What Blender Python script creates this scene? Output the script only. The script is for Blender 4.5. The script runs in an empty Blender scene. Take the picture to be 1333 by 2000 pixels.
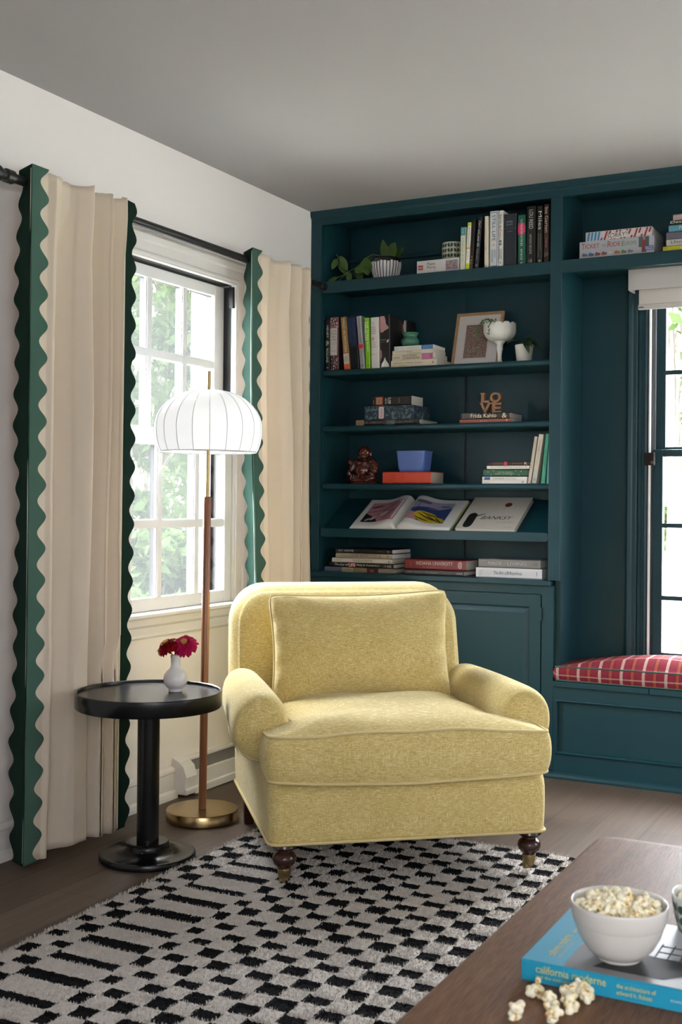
import bpy, bmesh, math, random
import numpy as np
from mathutils import Vector, Matrix
random.seed(7); rng = np.random.default_rng(7)
S = bpy.context.scene
COL = S.collection
PI = math.pi

# ------------------------------------------------------------------ camera
def look():
    yaw, pit, roll = .4867, .0041, .0091
    s, c = math.sin(yaw), math.cos(yaw)
    r = Vector((c, s, 0)); f0 = Vector((-s, c, 0)); u = Vector((0, 0, 1))
    F = f0*math.cos(pit) + u*math.sin(pit); U = u*math.cos(pit) - f0*math.sin(pit)
    cr, sr = math.cos(roll), math.sin(roll)
    R = r*cr + U*sr; U2 = -r*sr + U*cr
    return Matrix((R, U2, -F)).transposed().to_4x4()
cam_d = bpy.data.cameras.new('camera'); cam = bpy.data.objects.new('camera', cam_d); COL.objects.link(cam)
cam.matrix_world = Matrix.Translation((2.6174, -4.6317, 1.1144)) @ look()
cam_d.sensor_fit = 'VERTICAL'; cam_d.sensor_height = 36; cam_d.lens = 2279.1/2000*36
cam_d.shift_y = (973.45-1000)/2000
cam_d.clip_start = .05; cam_d.clip_end = 200
cam_d.dof.use_dof = True; cam_d.dof.focus_distance = 4.35; cam_d.dof.aperture_fstop = 9.0
S.camera = cam

# ------------------------------------------------------------------ world, light, exposure
w = bpy.data.worlds.new('sky'); S.world = w; w.use_nodes = True
bg = w.node_tree.nodes['Background']; bg.inputs[0].default_value = (.90, .94, 1, 1); bg.inputs[1].default_value = 9.0
_n = w.node_tree; _tc = _n.nodes.new('ShaderNodeTexCoord'); _sp = _n.nodes.new('ShaderNodeSeparateXYZ'); _n.links.new(_tc.outputs['Generated'], _sp.inputs[0])
_mr = _n.nodes.new('ShaderNodeMapRange'); _mr.inputs['From Min'].default_value = -1; _mr.inputs['From Max'].default_value = .6
_mr.inputs['To Min'].default_value = 80; _mr.inputs['To Max'].default_value = 5; _n.links.new(_sp.outputs[0], _mr.inputs[0]); 
_m2 = _n.nodes.new('ShaderNodeMapRange'); _m2.inputs['From Min'].default_value = 0; _m2.inputs['From Max'].default_value = .8
_m2.inputs['To Min'].default_value = .55; _m2.inputs['To Max'].default_value = 1.75; _n.links.new(_sp.outputs[2], _m2.inputs[0])
_mm = _n.nodes.new('ShaderNodeMath'); _mm.operation = 'MULTIPLY'; _n.links.new(_mr.outputs[0], _mm.inputs[0]); _n.links.new(_m2.outputs[0], _mm.inputs[1]); _n.links.new(_mm.outputs[0], bg.inputs[1])     # hazy sky, brighter towards the sun behind the left window
S.view_settings.view_transform = 'Standard'; S.view_settings.look = 'None'
S.view_settings.gamma = 1; S.view_settings.use_curve_mapping = False
S.view_settings.exposure = 0.50
def portal(name, loc, rot, sx, sy):
    l = bpy.data.lights.new(name, 'AREA'); l.shape = 'RECTANGLE'; l.size = sx; l.size_y = sy
    l.cycles.is_portal = True
    o = bpy.data.objects.new(name, l); COL.objects.link(o); o.location = loc; o.rotation_euler = rot
portal('opening_portal', (-.12, -.98, 1.35), (0, -PI/2, 0), 1.3, .72)
portal('opening_portal', (2.03, .42, 1.2), (-PI/2, 0, 0), 1.15, 1.7)
portal('opening_portal', (3.7, -6.3, 1.65), (PI/2, 0, 0), 1.4, 1.1)  # sits in the fill-light opening added to the front wall
portal('opening_portal', (4.66, -.925, 1.4), (0, PI/2, 0), 1.4, 1.15)  # sits in the unseen opening added to the right wall

# ------------------------------------------------------------------ materials
def lin(h):
    if isinstance(h, str):
        h = h.lstrip('#'); v = [int(h[i:i+2], 16)/255 for i in (0, 2, 4)]
        return tuple((x/12.92 if x <= .04045 else ((x+.055)/1.055)**2.4) for x in v) + (1,)
    return tuple(h) + (1,) if len(h) == 3 else tuple(h)
MC = {}
def mat(name, col, rough=.6, metal=0, spec=.5, bump=None, **k):
    key = (name, str(col), rough, metal)
    if key in MC: return MC[key]
    m = bpy.data.materials.new(name); m.use_nodes = True
    b = m.node_tree.nodes['Principled BSDF']
    b.inputs['Base Color'].default_value = lin(col); b.inputs['Roughness'].default_value = rough
    b.inputs['Metallic'].default_value = metal; b.inputs['Specular IOR Level'].default_value = spec
    for a, v in k.items(): b.inputs[a].default_value = v
    if bump:
        n = m.node_tree; nz = n.nodes.new('ShaderNodeTexNoise'); nz.inputs['Scale'].default_value = bump[0]
        tc = n.nodes.new('ShaderNodeTexCoord'); n.links.new(tc.outputs['Object'], nz.inputs['Vector'])
        bp = n.nodes.new('ShaderNodeBump'); bp.inputs['Strength'].default_value = bump[1]; bp.inputs['Distance'].default_value = .004
        n.links.new(nz.outputs[0], bp.inputs['Height']); n.links.new(bp.outputs[0], b.inputs['Normal'])
    MC[key] = m
    return m
def P(m): return m.node_tree.nodes['Principled BSDF']
class NT:
    def __init__(s, m): s.n = m.node_tree; s.tc = s.n.nodes.new('ShaderNodeTexCoord')
    def add(s, t, **k):
        nd = s.n.nodes.new(t)
        for a, v in k.items():
            if a in nd.inputs: nd.inputs[a].default_value = v
            else: setattr(nd, a, v)
        return nd
    def link(s, a, b): s.n.links.new(a, b)
    def mapping(s, scale, src='Object', rot=(0, 0, 0)):
        mp = s.add('ShaderNodeMapping'); mp.inputs['Scale'].default_value = scale; mp.inputs['Rotation'].default_value = rot
        s.link(s.tc.outputs[src], mp.inputs[0]); return mp.outputs[0]
    def noise(s, vec, scale, detail=2, rough=.5):
        n = s.add('ShaderNodeTexNoise'); n.inputs['Scale'].default_value = scale; n.inputs['Detail'].default_value = detail
        n.inputs['Roughness'].default_value = rough; s.link(vec, n.inputs['Vector']); return n.outputs[0]
    def math(s, op, a, b=None, c=None):
        n = s.add('ShaderNodeMath', operation=op)
        for i, v in enumerate((a, b, c)):
            if v is None: continue
            if isinstance(v, (int, float)): n.inputs[i].default_value = v
            else: s.link(v, n.inputs[i])
        return n.outputs[0]
    def ramp(s, fac, stops, interp='LINEAR'):
        r = s.add('ShaderNodeValToRGB'); cr = r.color_ramp; cr.interpolation = interp
        while len(cr.elements) < len(stops): cr.elements.new(.5)
        for e, (p, c) in zip(cr.elements, stops): e.position = p; e.color = lin(c)
        s.link(fac, r.inputs[0]); return r.outputs[0]
    def mix(s, fac, a, b, mode='MIX'):
        n = s.add('ShaderNodeMix', data_type='RGBA', blend_type=mode)
        for i, v in ((0, fac), (6, a), (7, b)):
            if isinstance(v, (int, float)): n.inputs[i].default_value = v
            elif isinstance(v, (str, tuple)): n.inputs[i].default_value = lin(v)
            else: s.link(v, n.inputs[i])
        return n.outputs[2]
    def bump(s, h, strength, dist, b):
        bp = s.add('ShaderNodeBump'); bp.inputs['Strength'].default_value = strength; bp.inputs['Distance'].default_value = dist
        s.link(h, bp.inputs['Height']); s.link(bp.outputs[0], b.inputs['Normal'])

TEAL = mat('teal_paint', (.0050, .036, .047), .40, bump=(60, .06), spec=.35)
TEALI = TEAL
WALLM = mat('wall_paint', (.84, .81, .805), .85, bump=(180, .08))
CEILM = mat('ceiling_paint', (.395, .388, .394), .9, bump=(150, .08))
WHITE = mat('white_trim_paint', (.74, .72, .70), .42)
SASHW = mat('white_sash_paint', (.80, .80, .80), .4)
BLACKF = mat('black_window_metal', (.008, .008, .009), .45)
BLACKT = mat('black_lacquered_wood', (.005, .005, .006), .24, bump=(40, .02), spec=.35)
RODM = mat('black_iron', (.010, .010, .011), .38)
BRASS = mat('brushed_brass', (.46, .33, .16), .26, 1)
BRASSD = mat('aged_brass', (.36, .26, .12), .35, 1)
PAGE = None
def make_page():
    m = mat('book_pages', (.62, .58, .50), .9); t = NT(m)
    n1 = t.noise(t.mapping((1, 1, 900)), 1, 1)
    t.link(t.ramp(n1, [(.3, (.38, .35, .30)), (.62, (.72, .68, .60))]), P(m).inputs['Base Color']); return m
PAGE = make_page()
def make_floor():
    m = mat('oak_planks', (.2, .15, .11), .5, spec=.3); t = NT(m)
    br = t.add('ShaderNodeTexBrick'); br.offset = .37; br.offset_frequency = 2
    mp = t.add('ShaderNodeMapping'); mp.inputs['Rotation'].default_value = (0, 0, PI/2); mp.inputs['Location'].default_value = (.31, .1555-.1667, 0)
    t.link(t.tc.outputs['Object'], mp.inputs[0]); t.link(mp.outputs[0], br.inputs['Vector'])
    br.inputs['Scale'].default_value = 1; br.inputs['Mortar Size'].default_value = .0014; br.inputs['Mortar Smooth'].default_value = .3
    br.inputs['Brick Width'].default_value = 1.45; br.inputs['Row Height'].default_value = .1667; br.inputs['Bias'].default_value = 0
    br.inputs['Color1'].default_value = (.094, .064, .044, 1); br.inputs['Color2'].default_value = (.128, .094, .069, 1)
    br.inputs['Mortar'].default_value = (.055, .04, .03, 1)
    g = t.noise(t.mapping((60, 2.2, 1)), 1.0, 5, .6)
    c = t.mix(.55, br.outputs[0], t.ramp(g, [(.25, (.55, .55, .55)), (.75, (1.3, 1.28, 1.25))]), 'MULTIPLY')
    t.link(c, P(m).inputs['Base Color'])
    h = t.math('ADD', t.math('MULTIPLY', br.outputs[1], -1.0), t.math('MULTIPLY', g, .25))
    t.bump(h, .35, .002, P(m)); return m
def make_oak(name, c1, c2, rough, sc=(1, 1, 1), spec=.5):
    m = mat(name, c1, rough, spec=spec); t = NT(m)
    g = t.noise(t.mapping(sc), 1.0, 5, .62)
    g2 = t.noise(t.mapping(tuple(x*.12 for x in sc)), 1.0, 3, .5)
    f = t.math('ADD', t.math('MULTIPLY', g, .75), t.math('MULTIPLY', g2, .35))
    t.link(t.ramp(f, [(.38, c1), (.7, c2)]), P(m).inputs['Base Color'])
    t.bump(g, .35, .0012, P(m)); return m
OAKT = make_oak('wire_brushed_oak', (.078, .034, .016), (.190, .095, .050), .48, (420, 26, 60), .22)
WALNUT = make_oak('walnut', (.13, .045, .018), (.25, .095, .04), .3, (160, 160, 4))
DARKW = mat('dark_stained_wood', (.035, .012, .007), .22)
def make_tweed():
    m = mat('yellow_tweed', (.5, .4, .17), .95, spec=.15); t = NT(m)
    a = t.noise(t.mapping((520, 520, 60)), 1, 2, .6); b_ = t.noise(t.mapping((56, 56, 540)), 1, 2, .6)
    c_ = t.noise(t.mapping((60, 520, 480)), 1, 2, .6)
    f = t.math('MAXIMUM', t.math('MAXIMUM', a, b_), c_)
    big = t.noise(t.mapping((1, 1, 1)), 9, 3)
    f2 = t.math('ADD', f, t.math('MULTIPLY', big, .10))
    t.link(t.ramp(f2, [(.44, (.35, .248, .072)), (.60, (.52, .395, .140)), (.84, (.80, .70, .39))]), P(m).inputs['Base Color'])
    P(m).inputs['Sheen Weight'].default_value = .35; P(m).inputs['Sheen Roughness'].default_value = .5
    P(m).inputs['Sheen Tint'].default_value = (1, .95, .75, 1)
    t.bump(f, .55, .0022, P(m)); return m
TWEED = make_tweed()
PIPE = mat('yellow_piping', (.46, .36, .14), .9)
def make_cloth(name, col, trans, weave=700):
    m = bpy.data.materials.new(name); m.use_nodes = True; t = NT(m); b = P(m)
    b.inputs['Base Color'].default_value = lin(col); b.inputs['Roughness'].default_value = .9; b.inputs['Specular IOR Level'].default_value = .1
    tr = t.add('ShaderNodeBsdfTranslucent'); tr.inputs[0].default_value = lin(col)
    mx = t.add('ShaderNodeMixShader'); mx.inputs[0].default_value = trans
    t.link(b.outputs[0], mx.inputs[1]); t.link(tr.outputs[0], mx.inputs[2])
    out = m.node_tree.nodes['Material Output']; t.link(mx.outputs[0], out.inputs[0])
    n1 = t.noise(t.mapping((9, 9, 2.5)), 1, 3); t.bump(n1, .35, .01, b)
    return m
LINEN = make_cloth('cream_linen', (.90, .81, .69), .38)
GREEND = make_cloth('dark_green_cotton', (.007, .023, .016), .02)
GREENC = make_cloth('green_cotton', (.062, .128, .100), .05)
SHADEM = make_cloth('white_stretch_fabric', (.92, .92, .93), .55)
BLINDM = make_cloth('grey_blind_fabric', (.62, .58, .55), .22)
def make_plaid():
    m = mat('plaid_fabric', (.4, .04, .04), .9, spec=.15); t = NT(m); b = P(m)
    sp = t.add('ShaderNodeSeparateXYZ'); t.link(t.tc.outputs['Object'], sp.inputs[0])
    def stripe(src, off, per, wd):
        f = t.math('FRACT', t.math('DIVIDE', t.math('SUBTRACT', src, off), per))
        d = t.math('ABSOLUTE', t.math('SUBTRACT', f, .5))
        return t.math('LESS_THAN', d, wd/per/2)
    X, Y, Z = sp.outputs
    Yf = t.math('SUBTRACT', Y, t.math('MULTIPLY', Z, 1.0))
    wv = t.noise(t.mapping((500, 500, 500)), 1, 1)
    c = t.mix(t.math('MULTIPLY', stripe(X, .174-.0442, .0872, .03), .45), (.175, .018, .028), (.13, .016, .036))
    c = t.mix(t.math('MULTIPLY', stripe(X, .174-.0872/2, .0872, .011), .5), c, (.34, .10, .02))
    c = t.mix(t.math('MULTIPLY', stripe(Yf, .02, .12, .008), .3), c, (.40, .12, .03))
    c = t.mix(t.math('MULTIPLY', stripe(X, .2175-.0872/2, .0872, .0115), .62), c, (.46, .36, .30))
    c = t.mix(t.math('MULTIPLY', stripe(Yf, .0-.012, .12, .006), .4), c, (.46, .36, .30))
    c = t.mix(.45, c, t.ramp(wv, [(.35, (.45, .45, .45)), (.65, (1.35, 1.35, 1.35))]), 'MULTIPLY')
    t.link(c, b.inputs['Base Color']); t.bump(wv, .3, .001, b); return m
PLAID = make_plaid()
def glass_mat(name, haze):
    m = bpy.data.materials.new(name); m.use_nodes = True; t = NT(m); n = m.node_tree
    n.nodes.remove(n.nodes['Principled BSDF'])
    tr = t.add('ShaderNodeBsdfTransparent'); gl = t.add('ShaderNodeBsdfGlossy'); gl.inputs['Roughness'].default_value = .02
    lw = t.add('ShaderNodeLayerWeight'); lw.inputs[0].default_value = .5; mx = t.add('ShaderNodeMixShader')
    t.link(t.math('ADD', t.math('MULTIPLY', t.math('POWER', lw.outputs[1], 5.0), .9), .03), mx.inputs[0])
    t.link(tr.outputs[0], mx.inputs[1]); t.link(gl.outputs[0], mx.inputs[2])
    t.link(mx.outputs[0], n.nodes['Material Output'].inputs[0]); return m
GLASS = glass_mat('window_glass', 0)
def screen_mat():
    m = bpy.data.materials.new('insect_screen'); m.use_nodes = True; t = NT(m); n = m.node_tree
    tr = t.add('ShaderNodeBsdfTransparent'); tl = t.add('ShaderNodeBsdfTranslucent'); tl.inputs[0].default_value = (.03, .031, .030, 1)
    mx = t.add('ShaderNodeMixShader'); mx.inputs[0].default_value = .35
    t.link(tr.outputs[0], mx.inputs[1]); t.link(tl.outputs[0], mx.inputs[2])
    t.link(mx.outputs[0], n.nodes['Material Output'].inputs[0]); return m
SCREEN = screen_mat()

# ------------------------------------------------------------------ mesh helpers
def add(name, v, f, m, parent=None, smooth=False, loc=None, mats=None, midx=None):
    me = bpy.data.meshes.new(name); me.from_pydata([tuple(a) for a in v], [], f); me.validate()
    o = bpy.data.objects.new(name, me); COL.objects.link(o)
    for x in (mats or [m]): me.materials.append(x)
    if midx is not None: me.polygons.foreach_set('material_index', midx)
    if smooth: me.polygons.foreach_set('use_smooth', [True]*len(me.polygons))
    if parent: o.parent = parent
    if loc: o.location = loc
    return o
class MB:
    def __init__(s): s.v = []; s.f = []
    def box(s, x0, x1, y0, y1, z0, z1):
        n = len(s.v)
        s.v += [(x, y, z) for x in (x0, x1) for y in (y0, y1) for z in (z0, z1)]
        s.f += [tuple(n+i for i in q) for q in ((0, 1, 3, 2), (4, 6, 7, 5), (0, 4, 5, 1), (2, 3, 7, 6), (0, 2, 6, 4), (1, 5, 7, 3))]
        return s
    def raw(s, v, f):
        n = len(s.v); s.v += [tuple(a) for a in v]; s.f += [tuple(n+i for i in q) for q in f]; return s
    def lathe(s, prof, c=(0, 0, 0), n=48, cap=True, wob=None):
        rings = []
        for (r, z) in prof: rings.append([(c[0]+r*math.cos(2*PI*i/n), c[1]+r*math.sin(2*PI*i/n), c[2]+z) for i in range(n)])
        v = [p for rg in rings for p in rg]; f = []
        for j in range(len(rings)-1):
            for i in range(n): f.append((j*n+i, j*n+(i+1) % n, (j+1)*n+(i+1) % n, (j+1)*n+i))
        if cap: f.append(tuple(range(n))[::-1]); f.append(tuple((len(rings)-1)*n+i for i in range(n)))
        return s.raw(v, f)
    def tube(s, pts, r, n=8, closed=False):
        pts = [Vector(p) for p in pts]; k = len(pts); rr = r if hasattr(r, '__len__') else [r]*k
        v = []; f = []; up = None
        for i, p in enumerate(pts):
            if closed: d = pts[(i+1) % k]-pts[i-1]
            else: d = pts[min(i+1, k-1)]-pts[max(i-1, 0)]
            d.normalize()
            if up is None: up = d.orthogonal().normalized()
            else: up = (up - d*up.dot(d)).normalized()
            b = d.cross(up)
            for j in range(n):
                a = 2*PI*j/n; v.append(tuple(p+(up*math.cos(a)+b*math.sin(a))*rr[i]))
        m = k if closed else k-1
        for i in range(m):
            for j in range(n): f.append((i*n+j, i*n+(j+1) % n, ((i+1) % k)*n+(j+1) % n, ((i+1) % k)*n+j))
        if not closed: f.append(tuple(range(n))[::-1]); f.append(tuple((k-1)*n+j for j in range(n)))
        return s.raw(v, f)
    def build(s, name, m, parent=None, smooth=False, bevel=0, loc=None, seg=2, auto=False):
        o = add(name, s.v, s.f, m, parent, smooth, loc)
        bm = bmesh.new(); bm.from_mesh(o.data); bmesh.ops.recalc_face_normals(bm, faces=bm.faces)
        if bevel:
            ed = [e for e in bm.edges if len(e.link_faces) == 2 and e.calc_face_angle(0) > .6]
            bmesh.ops.bevel(bm, geom=ed, offset=bevel, segments=seg, profile=.5, affect='EDGES', clamp_overlap=True)
        if auto:
            for e in bm.edges:
                if len(e.link_faces) == 2 and e.calc_face_angle(0) > .7: e.smooth = False
        bm.to_mesh(o.data); bm.free()
        if smooth or auto: o.data.polygons.foreach_set('use_smooth', [True]*len(o.data.polygons))
        return o
def box(name, m, parent, x0, x1, y0, y1, z0, z1, bevel=0, **k):
    return MB().box(x0, x1, y0, y1, z0, z1).build(name, m, parent, bevel=bevel, **k)
def thing(name, label, cat, loc=(0, 0, 0), rotz=0, group=None):
    o = bpy.data.objects.new(name, None); COL.objects.link(o); o.location = loc; o.rotation_euler = (0, 0, rotz); o.empty_display_size = .05
    o['label'] = label; o['category'] = cat
    if group: o['group'] = group
    return o
def tag(o, label, cat, group=None):
    o['label'] = label; o['category'] = cat
    if group: o['group'] = group
    return o
def struct(o): o['kind'] = 'structure'; return o
def sgroup(name):
    o = bpy.data.objects.new(name, None); COL.objects.link(o); o['kind'] = 'structure'; return o
def subsurf(o, lv=1):
    md = o.modifiers.new('s', 'SUBSURF'); md.levels = lv; md.render_levels = lv
def rrect(x0, x1, y0, y1, r, n=6):
    out = []
    for cx, cy, a0 in ((x1-r, y1-r, 0), (x0+r, y1-r, PI/2), (x0+r, y0+r, PI), (x1-r, y0+r, 1.5*PI)):
        for i in range(n+1): a = a0+PI/2*i/n; out.append((cx+r*math.cos(a), cy+r*math.sin(a)))
    return out
def dense(poly, step):
    out = []
    for i, p in enumerate(poly):
        q = poly[(i+1) % len(poly)]; d = math.hypot(q[0]-p[0], q[1]-p[1]); k = max(1, int(d/step))
        for j in range(k): t = j/k; out.append((p[0]+(q[0]-p[0])*t, p[1]+(q[1]-p[1])*t))
    return out

# text as flat mesh lettering (built-in font)
TXC = {}
def text2d(s, bold=0):
    if (s, bold) in TXC: return TXC[(s, bold)]
    c = bpy.data.curves.new('t', 'FONT'); c.body = s; c.resolution_u = 3; c.size = 1; c.offset = bold
    o = bpy.data.objects.new('t', c); COL.objects.link(o)
    dg = bpy.context.evaluated_depsgraph_get(); me = bpy.data.meshes.new_from_object(o.evaluated_get(dg))
    v = np.array([tuple(x.co)[:2] for x in me.vertices]); f = [tuple(p.vertices) for p in me.polygons]
    bpy.data.objects.remove(o); bpy.data.curves.remove(c); bpy.data.meshes.remove(me)
    lo, hi = v.min(0), v.max(0); asp = (hi[0]-lo[0])/max(hi[1]-lo[1], 1e-6); v = (v-lo)/np.maximum(hi-lo, 1e-6)
    TXC[(s, bold)] = (v, f, asp); return TXC[(s, bold)]
def lettering(items, m, parent, name='lettering'):
    """items: (string, origin, x vector (full width), y vector (full height))"""
    mb = MB()
    for s, o, xv, yv in items:
        v, f, _ = text2d(s); o = np.array(o, float); xv = np.array(xv, float); yv = np.array(yv, float)
        mb.raw([tuple(o+xv*a+yv*b) for a, b in v], f)
    return add(name, mb.v, mb.f, m, parent)

# ================================================================== ROOM SHELL
H = 2.44; XR = 4.6; YF = -6.2; YB = .30
def wall_with_holes(name, m, axis, pos, thick, a0, a1, holes, z1=H):
    """axis 'x': wall plane at x=pos..pos+thick spanning y a0..a1"""
    mb = MB(); xs = sorted({a0, a1, *[h[0] for h in holes], *[h[1] for h in holes]}); zs = sorted({0, z1, *[h[2] for h in holes], *[h[3] for h in holes]})
    for i in range(len(xs)-1):
        for j in range(len(zs)-1):
            cx = (xs[i]+xs[i+1])/2; cz = (zs[j]+zs[j+1])/2
            if any(h[0] < cx < h[1] and h[2] < cz < h[3] for h in holes): continue
            lo, hi = min(pos, pos+thick), max(pos, pos+thick)
            if axis == 'x': mb.box(lo, hi, xs[i], xs[i+1], zs[j], zs[j+1])
            else: mb.box(xs[i], xs[i+1], lo, hi, zs[j], zs[j+1])
    o = mb.build(name, m)
    bm = bmesh.new(); bm.from_mesh(o.data); bmesh.ops.remove_doubles(bm, verts=bm.verts, dist=1e-5); bm.to_mesh(o.data); bm.free()
    return struct(o)
WY0, WY1, WZ0, WZ1 = -1.345, -.63, .70, 2.005          # left window opening
BX0, BX1, BZ0, BZ1 = 1.468, 2.60, .44, 2.06            # back window opening
wall_with_holes('wall_left', WALLM, 'x', 0, -.14, YF-.14, YB+.14, [(WY0, WY1, WZ0, WZ1)])
wall_with_holes('wall_back', TEAL, 'y', YB, .14, 0, XR, [(BX0, BX1, BZ0, BZ1)])
wall_with_holes('wall_right', WALLM, 'x', XR, .14, YF-.14, YB+.14, [(-1.5, -.35, .7, 2.1)])  # unseen opening, added and placed to brighten the left wall
wall_with_holes('wall_front', WALLM, 'y', YF, -.14, 0, XR, [(3.0, 4.4, 1.1, 2.2)])  # opening behind the camera, added for soft fill light
struct(box('floor', make_floor(), None, -.14, XR+.14, YF-.14, YB+.14, -.1, 0))
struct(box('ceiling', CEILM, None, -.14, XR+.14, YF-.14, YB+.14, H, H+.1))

# baseboard on the left wall (stops at the heater)
bp = [(0, 0), (.028, 0), (.028, .012), (.024, .024), (.014, .032), (.014, .092), (.018, .098), (.016, .106), (.006, .114), (0, .116)]
def extrude_y(prof, y0, y1, name, m, parent=None):
    n = len(prof); v = [(x, y0, z) for x, z in prof]+[(x, y1, z) for x, z in prof]
    f = [(i, (i+1) % n, n+(i+1) % n, n+i) for i in range(n)]+[tuple(range(n))[::-1], tuple(range(n, 2*n))]
    return MB().raw(v, f).build(name, m, parent)
def extrude_x(prof, x0, x1, name, m, parent=None):
    n = len(prof); v = [(x0, y, z) for y, z in prof]+[(x1, y, z) for y, z in prof]
    f = [(i, (i+1) % n, n+(i+1) % n, n+i) for i in range(n)]+[tuple(range(n)), tuple(range(n, 2*n))[::-1]]
    return MB().raw(v, f).build(name, m, parent)
struct(extrude_y(bp, YF, -1.03, 'baseboard_left', WHITE))

# baseboard heater
ht = thing('baseboard_heater', 'low white metal baseboard heater with slotted grille under the window', 'heater', (0, -1.03, 0))
hp = [(0, .012), (.062, .012), (.066, .03), (.058, .034), (.064, .075), (.05, .112), (.03, .128), (0, .142)]
b_ = MB(); n = len(hp)
for y0, y1, k in ((0, .07, 1.06),):
    b_.raw([(x*k, y0, z*k*.99) for x, z in hp]+[(x*k, y1, z*k*.99) for x, z in hp], [(i, (i+1) % n, n+(i+1) % n, n+i) for i in range(n)]+[tuple(range(n))[::-1], tuple(range(n, 2*n))])
b_.build('end_cap', WHITE, ht, bevel=.002)
front = [(0, .004), (.06, .004), (.062, .03), (.054, .034), (.058, .088), (.045, .094), (.03, .06), (0, .06)]
n = len(front)
MB().raw([(x, .07, z) for x, z in front]+[(x, 1.0, z) for x, z in front], [(i, (i+1) % n, n+(i+1) % n, n+i) for i in range(n)]+[tuple(range(n))[::-1], tuple(range(n, 2*n))]).build('front_panel', WHITE, ht)
MB().box(0, .012, .07, 1.0, .06, .14).box(.0, .03, .07, 1.0, .128, .136).build('back_plate', WHITE, ht)
g = MB()
for i in range(150):
    y = .075+i*.0061; g.raw([(.052, y, .094), (.052, y+.0022, .094), (.026, y+.0022, .13), (.026, y, .13), (.05, y, .09), (.05, y+.0022, .09), (.022, y+.0022, .128), (.022, y, .128)],
        [(0, 1, 2, 3), (7, 6, 5, 4), (0, 4, 5, 1), (1, 5, 6, 2), (2, 6, 7, 3), (3, 7, 4, 0)])
gr = g.build('grille', mat('grille_metal', (.45, .43, .40), .4, .6), ht)

# ---------------------------------------------------------------- window_1 (left wall)
win = sgroup('window_1')
def casing_profile(wd):     # (across from opening outwards, thickness)
    return [(0, 0), (0, .012), (.004, .016), (.012, .016), (.016, .012), (.05, .014), (.056, .02), (.075, .024), (.086, .02), (.09, .028), (wd-.006, .03), (wd, .024), (wd, 0)]
def casing_left(y0, y1, z0, z1, wd, parent, m):
    pr = casing_profile(wd); path = [(y0, z0, -1, 0), (y0, z1, -1, 1), (y1, z1, 1, 1), (y1, z0, 1, 0)]
    v = []; n = len(pr)
    for (y, z, dy, dz) in path:
        for a, t in pr: v.append((t, y+dy*a, z+dz*a))
    f = [(k*n+i, k*n+(i+1) % n, (k+1)*n+(i+1) % n, (k+1)*n+i) for k in range(3) for i in range(n)]+[tuple(range(n)), tuple(3*n+i for i in range(n))[::-1]]
    return MB().raw(v, f).build('casing', m, parent)
casing_left(WY0, WY1, WZ0-.01, WZ1, .098, win, WHITE)
# jamb lining: white strip nearest the room, black track deeper
mb = MB()
for (a, b, x0, x1) in ((WY0, WY0+.006, -.012, .012), (WY1-.006, WY1, -.012, .012)): mb.box(x0, x1, a, b, WZ0, WZ1)
mb.box(-.012, .012, WY0, WY1, WZ1-.006, WZ1); mb.build('jamb_lining', WHITE, win)
mb = MB()
for (a, b) in ((WY0, WY0+.007), (WY1-.007, WY1)): mb.box(-.20, -.012, a, b, WZ0, WZ1)
mb.box(-.20, -.012, WY0, WY1, WZ1-.007, WZ1)
for a, b in ((WY0+.006, WY0+.022), (WY1-.022, WY1-.006)): mb.box(-.20, -.095, a, b, WZ0, WZ1)
mb.build('jamb_track', BLACKF, win)
box('latch', BLACKF, win, -.016, .004, WY1-.02, WY1-.006, WZ1-.10, WZ1-.015, .001)
def sash(name, face_x, y0, y1, z0, z1, st, top, bot, mz, parent, my):
    s = bpy.data.objects.new(name, None); COL.objects.link(s); s.parent = parent
    gi = face_x-.018
    mb = MB()
    mb.box(gi, face_x, y0, y0+st, z0, z1).box(gi, face_x, y1-st, y1, z0, z1).box(gi, face_x, y0+st, y1-st, z1-top, z1).box(gi, face_x, y0+st, y1-st, z0, z0+bot)
    mb.build('frame', SASHW, s, bevel=.004)
    mu = MB(); hw = .013; q = .003
    for y in my: mu.box(gi, face_x-q, y-hw, y+hw, z0+bot, z1-top).box(gi, face_x-q-.005, y-hw-.004, y+hw+.004, z0+bot, z1-top)
    mu.box(gi, face_x-q-.0005, y0+st, y1-st, mz-hw, mz+hw).box(gi, face_x-q-.0055, y0+st, y1-st, mz-hw-.004, mz+hw+.004)
    mu.build('muntins', SASHW, s)
    bl = MB(); o = gi-.006; d = .02
    for y in my: bl.box(o-d, o, y-.008, y+.008, z0+bot, z1-top)
    bl.box(o-d, o, y0+st, y1-st, mz-.008, mz+.008)
    bl.box(o-d, gi, y0, y0+st-.004, z0, z1).box(o-d, gi, y1-st+.004, y1, z0, z1).box(o-d, gi, y0+st-.004, y1-st+.004, z1-top+.004, z1).box(o-d, gi, y0+st-.004, y1-st+.004, z0, z0+bot-.004)
    bl.build('outer_frame', BLACKF, s)
    box('glass_pane', GLASS, s, gi-.004, gi-.001, y0+st, y1-st, z0+bot, z1-top)
    return s
j = .007
sash('lower_sash', 0.0, WY0+j, WY1-j, .712, 1.388, .052, .064, .05, 1.032, win, (-1.117, -.88))
sash('upper_sash', -.046, WY0+j, WY1-j, 1.33, 1.992, .068, .045, .055, 1.668, win, (-1.130, -.905))
add('insect_screen', [(-.118, WY0+.02, .73), (-.118, WY1-.02, .73), (-.118, WY1-.02, 1.99), (-.118, WY0+.02, 1.99)], [(0, 1, 2, 3)], SCREEN, win)
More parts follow.
